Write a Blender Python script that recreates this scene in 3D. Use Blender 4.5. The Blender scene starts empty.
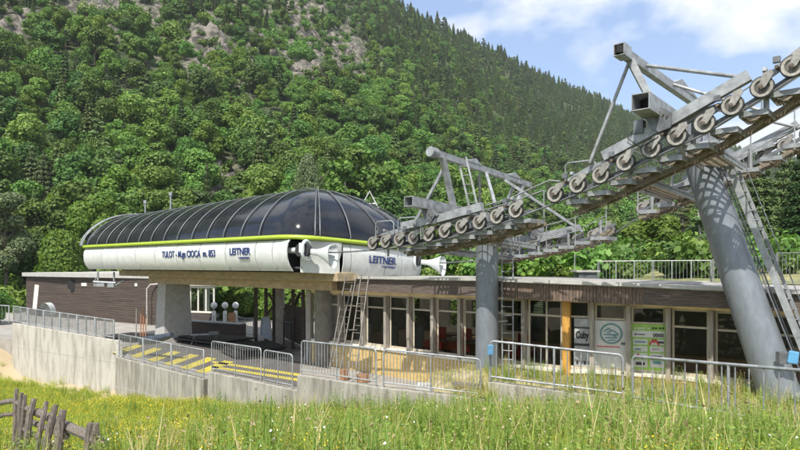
import bpy, math, random
import numpy as np
from mathutils import Vector, Matrix
random.seed(7); rng = np.random.default_rng(7)
S = bpy.context.scene
COL = S.collection
R = math.radians

# ------------------------------------------------------------------ helpers
def P(px, py, Y):                      # point seen at photo pixel, at distance Y in front of the camera
    return Vector(((px-400)/600*Y, Y, (265-py)/600*Y))
def XY(px, Y): return ((px-400)/600*Y, Y)

class MB:
    def __init__(s): s.v=[]; s.f=[]
    def add(s, vs, fs):
        b=len(s.v); s.v += [Vector(v) for v in vs]; s.f += [tuple(i+b for i in f) for f in fs]; return s
    def box(s, c, size, rot=None):
        c=Vector(c); hx,hy,hz=[x/2 for x in size]
        vs=[Vector((x,y,z)) for x in(-hx,hx) for y in(-hy,hy) for z in(-hz,hz)]
        if rot is not None: vs=[rot@v for v in vs]
        return s.add([v+c for v in vs],[(0,1,3,2),(4,6,7,5),(0,4,5,1),(2,3,7,6),(0,2,6,4),(1,5,7,3)])
    def bar(s, a, b, w, h, up=(0,0,1)):
        a=Vector(a); b=Vector(b); d=(b-a); L=d.length
        if L<1e-6: return s
        d/=L; up=Vector(up)
        if abs(d.dot(up))>.99: up=Vector((0,1,0))
        x=d.cross(up).normalized(); z=x.cross(d).normalized()
        m=Matrix((x,d,z)).transposed()
        return s.box((a+b)/2,(w,L,h),m)
    def tube(s, pts, r, n=8, cap=True):
        pts=[Vector(p) for p in pts]; N=len(pts)
        rs = r if isinstance(r,(list,tuple)) else [r]*N
        vs=[];fs=[]; prev=None
        for i,p in enumerate(pts):
            if i==0: d=pts[1]-p
            elif i==N-1: d=p-pts[i-1]
            else: d=(pts[i+1]-p).normalized()+(p-pts[i-1]).normalized()
            d.normalize()
            if prev is None:
                u=Vector((0,0,1)) if abs(d.z)<.9 else Vector((1,0,0))
                x=d.cross(u).normalized()
            else:
                x=(prev-d*prev.dot(d)).normalized()
            prev=x; y=d.cross(x)
            for k in range(n):
                a=2*math.pi*k/n; vs.append(p+x*(math.cos(a)*rs[i])+y*(math.sin(a)*rs[i]))
        for i in range(N-1):
            for k in range(n):
                k2=(k+1)%n; fs.append((i*n+k,i*n+k2,(i+1)*n+k2,(i+1)*n+k))
        if cap: fs.append(tuple(range(n))[::-1]); fs.append(tuple((N-1)*n+k for k in range(n)))
        return s.add(vs,fs)
    def quad(s,a,b,c,d): return s.add([a,b,c,d],[(0,1,2,3)])
    def prism(s, poly, z0, z1):       # horizontal polygon extruded
        n=len(poly); zt = z1 if isinstance(z1,(list,tuple)) else [z1]*n
        vs=[(p[0],p[1],z0) for p in poly]+[(p[0],p[1],zt[i]) for i,p in enumerate(poly)]
        return s.add(vs,[tuple(range(n))[::-1],tuple(range(n,2*n))]+[(i,(i+1)%n,n+(i+1)%n,n+i) for i in range(n)])
    def slab(s, poly3, t):            # arbitrary planar polygon given thickness vector t
        n=len(poly3); t=Vector(t); a=[Vector(p) for p in poly3]
        return s.add(a+[p+t for p in a],[tuple(range(n))[::-1],tuple(range(n,2*n))]+[(i,(i+1)%n,n+(i+1)%n,n+i) for i in range(n)])
    def grid(s, rows):
        m=len(rows[0]); vs=[v for r in rows for v in r]
        return s.add(vs,[(i*m+j,i*m+j+1,(i+1)*m+j+1,(i+1)*m+j) for i in range(len(rows)-1) for j in range(m-1)])
    def build(s, name, mat, parent=None, smooth=False, loc=None, rotz=0, bevel=0):
        me=bpy.data.meshes.new(name); o=bpy.data.objects.new(name,me); COL.objects.link(o)
        off=worg(parent) if parent else Vector((0,0,0))
        if loc is not None: off=Vector((0,0,0))
        me.from_pydata([v-off for v in s.v],[],s.f); me.update()
        import bmesh
        bm=bmesh.new(); bm.from_mesh(me); bmesh.ops.recalc_face_normals(bm,faces=bm.faces); bm.to_mesh(me); bm.free()
        me.materials.append(mat)
        if smooth:
            for p in me.polygons: p.use_smooth=True
            try: me.set_sharp_from_angle(angle=R(smooth if smooth is not True else 40))
            except Exception: pass
        if parent: o.parent=parent
        if loc is not None: o.location=Vector(loc)-(worg(parent) if parent else Vector((0,0,0)))
        if rotz: o.rotation_euler.z=rotz
        if bevel:
            m=o.modifiers.new('bevel','BEVEL'); m.width=bevel; m.segments=2; m.limit_method='ANGLE'
        return o
def worg(o):
    v=Vector((0,0,0))
    while o is not None: v+=o.location; o=o.parent
    return v
def tag(o,label=None,cat=None,group=None,kind=None):
    if label: o['label']=label
    if cat: o['category']=cat
    if group: o['group']=group
    if kind: o['kind']=kind
    return o
def thing(name,label,cat,loc=(0,0,0),group=None,rotz=0):
    o=bpy.data.objects.new(name,None); COL.objects.link(o); o.location=loc; o.rotation_euler.z=rotz
    o.empty_display_size=.3
    return tag(o,label,cat,group)
def copy_tree(o,parent=None):
    c=o.copy(); COL.objects.link(c); c.parent=parent
    for ch in [x for x in COL.objects if x.parent is o]: copy_tree(ch,c)
    return c

# ------------------------------------------------------------------ materials
def newmat(name):
    m=bpy.data.materials.new(name); m.use_nodes=True; nt=m.node_tree; nt.nodes.clear()
    out=nt.nodes.new('ShaderNodeOutputMaterial'); return m,nt,out
def mat(name,col,rough=.6,metal=0,var=.15,scale=3,bump=0,bscale=40,col2=None,stretch=(1,1,1),coat=0,rot=(0,0,0),spec=.5,detail=6,lo=.35,hi=.65,rand=0):
    m,nt,out=newmat(name); N=nt.nodes; L=nt.links
    b=N.new('ShaderNodeBsdfPrincipled'); L.new(b.outputs[0],out.inputs[0])
    b.inputs['Roughness'].default_value=rough; b.inputs['Metallic'].default_value=metal
    b.inputs['Specular IOR Level'].default_value=spec; b.inputs['Coat Weight'].default_value=coat
    tc=N.new('ShaderNodeTexCoord'); mp=N.new('ShaderNodeMapping'); mp.inputs['Scale'].default_value=stretch; mp.inputs['Rotation'].default_value=rot
    L.new(tc.outputs['Object'],mp.inputs[0])
    n=N.new('ShaderNodeTexNoise'); n.inputs['Scale'].default_value=scale; n.inputs['Detail'].default_value=detail; n.inputs['Roughness'].default_value=.65
    L.new(mp.outputs[0],n.inputs[0])
    cr=N.new('ShaderNodeValToRGB'); L.new(n.outputs[0],cr.inputs[0])
    c2=col2 if col2 else tuple(c*(1-var) for c in col); c1=col if col2 else tuple(min(1,c*(1+var)) for c in col)
    cr.color_ramp.elements[0].position=lo; cr.color_ramp.elements[1].position=hi
    cr.color_ramp.elements[0].color=(*c2,1); cr.color_ramp.elements[1].color=(*c1,1)
    src=cr.outputs[0]
    if rand:
        oi=N.new('ShaderNodeObjectInfo'); mr=N.new('ShaderNodeMapRange'); mr.inputs[3].default_value=1-rand; mr.inputs[4].default_value=1+rand
        L.new(oi.outputs['Random'],mr.inputs[0]); hs=N.new('ShaderNodeHueSaturation'); L.new(mr.outputs[0],hs.inputs['Value']); L.new(src,hs.inputs['Color']); src=hs.outputs[0]
    L.new(src,b.inputs['Base Color'])
    if bump:
        n2=N.new('ShaderNodeTexNoise'); n2.inputs['Scale'].default_value=bscale; n2.inputs['Detail'].default_value=5
        L.new(mp.outputs[0],n2.inputs[0]); bp=N.new('ShaderNodeBump'); bp.inputs['Strength'].default_value=bump; bp.inputs['Distance'].default_value=.02
        L.new(n2.outputs[0],bp.inputs['Height']); L.new(bp.outputs[0],b.inputs['Normal'])
    return m
def leafmat(name,c_dark,c_light,trans=.3,rand=.18,hue=.02,nscale=.12):
    m,nt,out=newmat(name); N=nt.nodes; L=nt.links
    oi=N.new('ShaderNodeObjectInfo'); ge=N.new('ShaderNodeNewGeometry')
    tc=N.new('ShaderNodeTexCoord'); n=N.new('ShaderNodeTexNoise'); n.inputs['Scale'].default_value=nscale*6; n.inputs['Detail'].default_value=3
    L.new(tc.outputs['Object'],n.inputs[0])
    mx=N.new('ShaderNodeMix'); mx.data_type='RGBA'; mx.inputs[6].default_value=(*c_dark,1); mx.inputs[7].default_value=(*c_light,1)
    ad=N.new('ShaderNodeMath'); ad.operation='ADD'; L.new(n.outputs[0],ad.inputs[0]); 
    sc=N.new('ShaderNodeMath'); sc.operation='MULTIPLY_ADD'; sc.inputs[1].default_value=.7; sc.inputs[2].default_value=-.35
    L.new(ge.outputs['Random Per Island'],sc.inputs[0]); L.new(sc.outputs[0],ad.inputs[1]); L.new(ad.outputs[0],mx.inputs[0])
    hs=N.new('ShaderNodeHueSaturation')
    mr=N.new('ShaderNodeMapRange'); mr.inputs[3].default_value=1-rand; mr.inputs[4].default_value=1+rand; L.new(oi.outputs['Random'],mr.inputs[0]); L.new(mr.outputs[0],hs.inputs['Value'])
    wn=N.new('ShaderNodeTexWhiteNoise'); wn.noise_dimensions='1D'; L.new(oi.outputs['Random'],wn.inputs['W'])
    mh=N.new('ShaderNodeMapRange'); mh.inputs[3].default_value=.5-hue; mh.inputs[4].default_value=.5+hue; L.new(wn.outputs['Value'],mh.inputs[0]); L.new(mh.outputs[0],hs.inputs['Hue'])
    L.new(mx.outputs[2],hs.inputs['Color'])
    d=N.new('ShaderNodeBsdfPrincipled'); d.inputs['Roughness'].default_value=.55; d.inputs['Specular IOR Level'].default_value=.25
    t=N.new('ShaderNodeBsdfTranslucent'); L.new(hs.outputs[0],d.inputs['Base Color'])
    br=N.new('ShaderNodeMix'); br.data_type='RGBA'; br.blend_type='MULTIPLY'; br.inputs[0].default_value=1; br.inputs[7].default_value=(1.3,1.5,.6,1); L.new(hs.outputs[0],br.inputs[6])
    L.new(br.outputs[2],t.inputs[0])
    ms=N.new('ShaderNodeMixShader'); ms.inputs[0].default_value=trans; L.new(d.outputs[0],ms.inputs[1]); L.new(t.outputs[0],ms.inputs[2]); L.new(ms.outputs[0],out.inputs[0])
    return m
def glassmat(name,tint,refl=1.5,rough=.02):
    m,nt,out=newmat(name); N=nt.nodes; L=nt.links
    t=N.new('ShaderNodeBsdfTransparent'); t.inputs[0].default_value=(*tint,1)
    g=N.new('ShaderNodeBsdfGlossy'); g.inputs['Roughness'].default_value=rough
    f=N.new('ShaderNodeFresnel'); f.inputs[0].default_value=refl
    ms=N.new('ShaderNodeMixShader'); L.new(f.outputs[0],ms.inputs[0]); L.new(t.outputs[0],ms.inputs[1]); L.new(g.outputs[0],ms.inputs[2]); L.new(ms.outputs[0],out.inputs[0])
    return m

M={}
M['steel']=mat('galvanised_steel',(.29,.305,.315),.5,.3,.3,4,.15,60,rand=.06)
M['steel_dark']=mat('weathered_steel',(.15,.16,.17),.5,.4,.3,5,.15,60)
M['sheave']=mat('sheave_paint',(.30,.285,.255),.5,.1,.28,12,.2,60,rand=.14)
M['hub']=mat('sheave_web',(.13,.12,.105),.6,.1,.35,14,rand=.2)
M['arm']=mat('cast_arm',(.27,.26,.24),.55,.2,.3,12,.3,50,rand=.2)
M['tyre']=mat('rubber',(.03,.03,.032),.75,0,.3,20)
M['rust']=mat('rusty_bearing',(.13,.095,.075),.7,.2,.4,20,rand=.2)
M['tower']=mat('tower_steel',(.20,.22,.245),.42,.3,.14,6,.12,90,stretch=(1,1,.35))
M['grating']=mat('walkway_grating',(.21,.175,.13),.7,.2,.35,14,.3,80)
M['white']=mat('white_panel',(.60,.62,.60),.38,0,.09,2.6,coat=.15,rand=.05)
M['funnel']=mat('white_funnel',(.62,.66,.66),.4,0,.08,5)
M['lime']=mat('lime_band',(.33,.44,.035),.4,0,.06,2)
M['navy']=mat('navy_lettering',(.02,.04,.16),.5,0,.05,2)
M['dome']=mat('smoked_dome',(.012,.014,.019),.10,0,.4,1.2,spec=.38,coat=.0)
M['rib']=mat('dome_rib',(.11,.118,.125),.45,.2,.2,6)
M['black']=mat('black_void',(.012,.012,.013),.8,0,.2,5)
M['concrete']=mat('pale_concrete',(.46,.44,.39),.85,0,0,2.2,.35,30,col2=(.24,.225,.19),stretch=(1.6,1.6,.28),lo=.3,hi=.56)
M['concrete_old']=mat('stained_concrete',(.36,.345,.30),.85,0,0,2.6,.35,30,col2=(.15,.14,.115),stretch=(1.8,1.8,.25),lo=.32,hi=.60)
M['pillar']=mat('grey_brown_pillar',(.185,.17,.145),.8,0,.25,5,.3,40,stretch=(1,1,.5))
M['concrete_dark']=mat('pillar_concrete',(.40,.40,.385),.8,0,.15,5,.25,40)
M['beam']=mat('tan_beam',(.42,.33,.21),.8,0,.2,2,.25,30,stretch=(1,1,2.5))
M['paving']=mat('platform_paving',(.36,.34,.31),.85,0,0,1.2,.25,50,col2=(.23,.215,.19),lo=.3,hi=.7)
M['yellow']=mat('yellow_marking',(.50,.42,.06),.7,0,.3,9)
M['asph']=mat('dark_marking',(.10,.09,.085),.85,0,.25,9)
M['wood']=mat('dark_board_wood',(.105,.078,.062),.8,0,0,4,.5,30,col2=(.032,.023,.019),stretch=(.10,.10,4),lo=.3,hi=.7)
M['fascia']=mat('weathered_fascia',(.165,.13,.108),.8,0,0,5,.5,30,col2=(.04,.03,.026),stretch=(.5,.5,9),lo=.3,hi=.66)
M['slat']=mat('weathered_slat',(.20,.145,.108),.8,0,0,14,.4,40,col2=(.075,.052,.04),stretch=(2.2,2.2,.35),lo=.36,hi=.62,detail=3)
M['grey_wood']=mat('greyed_post_wood',(.30,.27,.23),.8,0,.3,6,.3,30,stretch=(3,3,.4))
M['picket']=mat('old_picket_wood',(.33,.28,.24),.9,0,0,12,1,60,col2=(.07,.055,.045),stretch=(5,5,.4),lo=.33,hi=.62,rand=.15)
M['soffit']=mat('pale_larch',(.74,.60,.40),.7,0,.15,4,stretch=(1,1,3))
M['larch']=mat('yellow_larch_wall',(.50,.36,.14),.7,0,.18,5,stretch=(1,1,5))
M['orange_wood']=mat('orange_column',(.46,.24,.045),.6,0,.25,6,stretch=(2,2,.4))
M['frame']=mat('window_frame_wood',(.44,.39,.30),.6,0,.15,5,stretch=(2,2,.5))
M['sill']=mat('white_sill',(.66,.64,.56),.6,0,.08,4)
M['roofing']=mat('grey_roof_gravel',(.30,.29,.27),.9,0,.25,4,.3,40)
M['roofedge']=mat('roof_edge_metal',(.44,.43,.40),.6,.2,.12,4)
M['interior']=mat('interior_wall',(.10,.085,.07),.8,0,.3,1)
M['red']=mat('red_bench',(.85,.05,.03),.6,0,.1,3)
M['table']=mat('wood_table',(.30,.155,.075),.6,0,.2,5)
M['blue']=mat('blue_box_plastic',(.10,.30,.52),.45,0,.08,4)
M['blue2']=mat('faded_blue_plastic',(.10,.24,.38),.5,0,.15,9)
M['bluep']=mat('blue_poster',(.07,.16,.38),.6,0,.3,4)
M['poster']=mat('white_poster',(.56,.56,.53),.6,0,.07,4)
M['posterg']=mat('grey_poster',(.36,.37,.37),.6,0,.2,6)
M['green']=mat('green_poster',(.27,.48,.08),.6,0,.1,4)
M['ink']=mat('black_print',(.03,.03,.035),.6,0,.1,4)
M['inkg']=mat('teal_print',(.10,.25,.26),.6,0,.1,4)
M['inkr']=mat('red_print',(.50,.06,.05),.6,0,.1,4)
M['glass']=glassmat('tinted_glass',(.30,.33,.31),1.33)
M['glassc']=glassmat('clear_glass',(.7,.78,.74),1.5)
M['mat_black']=mat('black_rubber_sheets',(.022,.021,.022),.7,0,.4,4,.3,20)
M['tarp']=mat('dark_tarp',(.04,.05,.07),.5,0,.3,3)
M['tarp2']=mat('grey_blue_sheet',(.16,.19,.23),.6,0,.2,5)
M['orange']=mat('orange_pole',(.42,.19,.09),.6,0,.15,5)
M['rock']=mat('cliff_rock',(.33,.29,.24),.9,0,0,.16,.0,1,col2=(.12,.11,.09),lo=.35,hi=.62,detail=12)
M['bark']=mat('bark',(.15,.12,.095),.9,0,.35,5,.5,20,stretch=(1,1,.3))
M['barkp']=mat('pale_bark',(.34,.31,.27),.9,0,.3,3,.4,20,stretch=(1,1,.3))

# ------------------------------------------------------------------ ground functions
CP=np.array([(0,0,-1.6),(0,-10,-1.4),(-10,-8,-2.2),(12,-8,-1.2),(0,4,-1.8),(0,7.6,-2.5),(-6.5,11,-3.75),(-4.6,8,-3.15),(-13,26,-6.0),(-1,16,-4.25),(-7,21,-5.1),
 (-10,23,-5.5),(-14,29,-6.3),(-22.5,34,-6.5),(3,14.8,-3.85),(5.5,13,-3.62),(6.5,10,-3.2),(8,8,-2.9),(15,15,-3.5),(6,5.5,-2.2),
 (-30,24,-5.6),(-26.5,34,-4.1),(-32,34,-3.9),(-24.0,34.6,-4.9),(-35,46,-5.2),(-28,46,-5.2),(-20,50,-5.4),(-45,55,-5.2),(-28,38.5,-4.6),(-36,40,-4.4),(-15,12,-4.2),(-30,10,-4.2),(30,10,-2.5),(-6,4,-2.6),(0,25,-5.6),(10,30,-5.6),(20,40,-5.5),(-20,45,-5.5),(-45,45,-4.5),(60,20,-2),(60,60,-4),(-60,60,-4),(-60,0,-3),(0,60,-5.2)])
_d=np.hypot(CP[:,None,0]-CP[None,:,0],CP[:,None,1]-CP[None,:,1]); _n=len(CP)
_A=np.zeros((_n+3,_n+3)); _A[:_n,:_n]=_d; _A[:_n,_n]=1; _A[:_n,_n+1:]=CP[:,:2]; _A[_n,:_n]=1; _A[_n+1:,:_n]=CP[:,:2].T
_w=np.linalg.solve(_A,np.concatenate([CP[:,2],[0,0,0]]))
def GZ(x,y):
    x=np.asarray(x,float); y=np.asarray(y,float)
    d=np.hypot(x[...,None]-CP[:,0],y[...,None]-CP[:,1])
    z=d@_w[:_n]+_w[_n]+_w[_n+1]*x+_w[_n+2]*y
    return z+.05*np.sin(x*1.7+y*.6)+.04*np.sin(y*2.1-x*.9)
_px=np.array([-700,-150,0,200,300,392,450,510,570,640,700,760,850,1300])
_e1=np.array([.62,.62,.60,.55,.50,.435,.385,.33,.282,.222,.178,.150,.13,.12])
_r1=np.array([330,330,330,345,355,380,430,480,540,620,700,760,800,800])
_r0=np.array([70,70,70,62,60,62,72,86,92,86,80,76,70,70])
def fbm(x,y,s,seed=0,oct=4):
    v=0;a=1;t=0
    for o in range(oct):
        f=2**o/s; k=seed*1.7+o*5.1
        v=v+a*(np.sin(x*f+1.9*np.sin(y*f*.8+k)+k)*np.cos(y*f*1.1+1.7*np.sin(x*f*.7-k)+2*k)); t+=a; a*=.5
    return v/t
def HZ(x,y):
    x=np.asarray(x,float); y=np.asarray(y,float)
    r=np.hypot(x,y); px=400+600*x/np.maximum(y,.05*r+1e-3)
    e1=np.interp(px,_px,_e1); r1=np.interp(px,_px,_r1); r0=np.interp(px,_px,_r0)
    t=(r-r0)/(r1-r0); tc=np.clip(t,0,1)
    top=e1*r1
    z=-4.6+(top+4.6)*(.25*tc+.75*tc**1.35)
    g=fbm(x,y,38,3)*9*np.minimum(tc*1.6,1)*np.clip((1.02-t)*4,0,1)+fbm(x,y,11,5)*2.2*np.minimum(tc*4,1)
    z=z+g*np.clip(tc*3,0,1)
    return np.where(t>1, z-(t-1)*r1*.25, z)
def rockmask(x,y,z):
    px=400+600*x/y; py=265-600*z/y
    m=np.zeros_like(px)
    for (cx,cy,rx,ry,a) in [(120,14,34,18,1),(0,25,26,22,.9),(208,48,22,26,1),(232,20,16,20,.6),(160,60,10,26,.4),(300,42,40,30,1),(340,66,34,18,1),(290,22,20,20,.6),(195,92,16,14,.7),(350,80,14,12,.8),(310,85,10,10,.6),(240,98,10,16,.5),(226,182,14,16,.9),(66,10,14,10,.5),(345,20,18,12,.4),(595,170,20,8,0),(120,207,22,5,.5)]:
        m=np.maximum(m,a*np.exp(-(((px-cx)/rx)**2+((py-cy)/ry)**2)*.8))
    return np.clip(m*1.1,0,1)*np.clip(1.0+1.6*fbm(x,y,5.5,9,3)+.5*fbm(x,y,14,4,2),0,1.4)

# ------------------------------------------------------------------ terrain
def np_mesh(name,V,F,mat_,parent=None,smooth=False,mi=None,mats=None):
    me=bpy.data.meshes.new(name); V=np.asarray(V,np.float32); F=np.asarray(F,np.int32)
    me.vertices.add(len(V)); me.vertices.foreach_set('co',V.ravel())
    me.loops.add(F.size); me.loops.foreach_set('vertex_index',F.ravel())
    me.polygons.add(len(F)); k=F.shape[1]
    me.polygons.foreach_set('loop_start',np.arange(len(F),dtype=np.int32)*k); me.polygons.foreach_set('loop_total',np.full(len(F),k,np.int32))
    if smooth: me.polygons.foreach_set('use_smooth',np.ones(len(F),bool))
    for m_ in (mats or [mat_]): me.materials.append(m_)
    if mi is not None: me.polygons.foreach_set('material_index',np.asarray(mi,np.int32))
    me.update(calc_edges=True); me.validate()
    o=bpy.data.objects.new(name,me); COL.objects.link(o)
    if parent: o.parent=parent
    return o
def gridF(a,b):
    i,j=np.meshgrid(np.arange(a-1),np.arange(b-1),indexing='ij'); k=(i*b+j).ravel()
    return np.stack([k,k+1,k+b+1,k+b],1)
M['soil']=mat('meadow_soil',(.17,.15,.06),.95,0,0,1.1,.5,20,col2=(.07,.10,.025),lo=.35,hi=.6)
M['bank']=mat('dry_bank',(.46,.38,.24),.95,0,0,1.6,.4,12,col2=(.27,.25,.12),lo=.35,hi=.62)
xs=np.arange(-62,62.1,.6); ys=np.arange(-14,64,.6); X,Y=np.meshgrid(xs,ys,indexing='ij')
Zg=GZ(X,Y)
def baref(x,y):
    d=np.full(np.shape(x),9.)
    for (ax,ay,bx,by) in((-22.7,35.1,-14.25,30.1),(-14.25,30.1,-12.6,27.2),(-26.5,37,-22.7,35.1),(-24.5,33.5,-22.7,35.1)):
        t=np.clip(((x-ax)*(bx-ax)+(y-ay)*(by-ay))/((bx-ax)**2+(by-ay)**2),0,1); d=np.minimum(d,np.hypot(x-ax-t*(bx-ax),y-ay-t*(by-ay)))
    return np.clip(1.5-(d+.6*fbm(x,y,2.2,6,3))/1.9,0,1)
me_o=np_mesh('meadow',np.stack([X.ravel(),Y.ravel(),Zg.ravel()],1),gridF(*X.shape),M['soil'],smooth=True); tag(me_o,kind='structure')
a_=me_o.data.attributes.new('bare','FLOAT','POINT'); a_.data.foreach_set('value',baref(X,Y).ravel().astype(np.float32))
_nt=M['soil'].node_tree; _b=[n for n in _nt.nodes if n.type=='BSDF_PRINCIPLED'][0]; _src=_b.inputs['Base Color'].links[0].from_socket
_at=_nt.nodes.new('ShaderNodeAttribute'); _at.attribute_name='bare'; _mx=_nt.nodes.new('ShaderNodeMix'); _mx.data_type='RGBA'; _mx.inputs[7].default_value=(.42,.34,.22,1)
_nt.links.new(_at.outputs['Fac'],_mx.inputs[0]); _nt.links.new(_src,_mx.inputs[6]); _nt.links.new(_mx.outputs[2],_b.inputs['Base Color'])
# hillside
mh,nt,out=newmat('hill_ground'); N=nt.nodes; L=nt.links
b=N.new('ShaderNodeBsdfPrincipled'); b.inputs['Roughness'].default_value=.95; L.new(b.outputs[0],out.inputs[0])
geo=N.new('ShaderNodeNewGeometry'); tc=N.new('ShaderNodeTexCoord')
n1=N.new('ShaderNodeTexNoise'); n1.inputs['Scale'].default_value=.55; n1.inputs['Detail'].default_value=10; L.new(tc.outputs['Object'],n1.inputs[0])
c1=N.new('ShaderNodeValToRGB'); c1.color_ramp.elements[0].position=.42; c1.color_ramp.elements[1].position=.58; c1.color_ramp.elements[0].color=(.055,.05,.042,1); c1.color_ramp.elements[1].color=(.20,.18,.15,1); L.new(n1.outputs[0],c1.inputs[0])
n2=N.new('ShaderNodeTexNoise'); n2.inputs['Scale'].default_value=.6; n2.inputs['Detail'].default_value=6; L.new(tc.outputs['Object'],n2.inputs[0])
c2=N.new('ShaderNodeValToRGB'); c2.color_ramp.elements[0].position=.4; c2.color_ramp.elements[1].position=.6; c2.color_ramp.elements[0].color=(.025,.042,.012,1); c2.color_ramp.elements[1].color=(.065,.085,.025,1); L.new(n2.outputs[0],c2.inputs[0])
at=N.new('ShaderNodeAttribute'); at.attribute_name='rock'
mx=N.new('ShaderNodeMix'); mx.data_type='RGBA'; L.new(at.outputs['Fac'],mx.inputs[0]); L.new(c2.outputs[0],mx.inputs[6]); L.new(c1.outputs[0],mx.inputs[7]); L.new(mx.outputs[2],b.inputs['Base Color'])
vr=N.new('ShaderNodeTexVoronoi'); vr.inputs['Scale'].default_value=.5; L.new(tc.outputs['Object'],vr.inputs[0])
bp=N.new('ShaderNodeBump'); bp.inputs['Strength'].default_value=1; bp.inputs['Distance'].default_value=1.6; L.new(n1.outputs[0],bp.inputs['Height']); L.new(bp.outputs[0],b.inputs['Normal'])
ang=np.radians(np.linspace(-62,62,400)); rr=44*np.power(900/44,np.linspace(0,1,330))
A_,R_=np.meshgrid(ang,rr,indexing='ij'); X=R_*np.sin(A_); Y=R_*np.cos(A_); Z=HZ(X,Y); rk=np.clip(rockmask(X,Y,Z),0,1)
# crags: rocky ground is pushed out in ledges
Z=Z+rk*(fbm(X,Y,1.7,21,3)*1.8+fbm(X,Y,3.2,2,3)*4.5+3.0*np.round(fbm(X,Y,8,8,3)*2))
r0g=np.interp(400+600*X/Y,_px,_r0)
dry=np.exp(-(((400+600*X/Y)-515)/75)**2)*np.exp(-((R_-112)/30)**2)
Z=np.where(R_<r0g, -5.0+np.clip((R_-r0g+8)/8,0,1)*.4, Z)
ho=np_mesh('hillside',np.stack([X.ravel(),Y.ravel(),Z.ravel()],1),gridF(*X.shape),mh,smooth=True); tag(ho,kind='structure')
a_=ho.data.attributes.new('rock','FLOAT','POINT'); a_.data.foreach_set('value',np.clip(rk*1.9+dry*.9,0,1).ravel().astype(np.float32))
# valley floor sheet out to the horizon
MB().quad((-2500,-2500,-7.5),(2500,-2500,-7.5),(2500,2500,-7.5),(-2500,2500,-7.5)).build('valley_ground',M['soil'])['kind']='structure'

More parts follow.
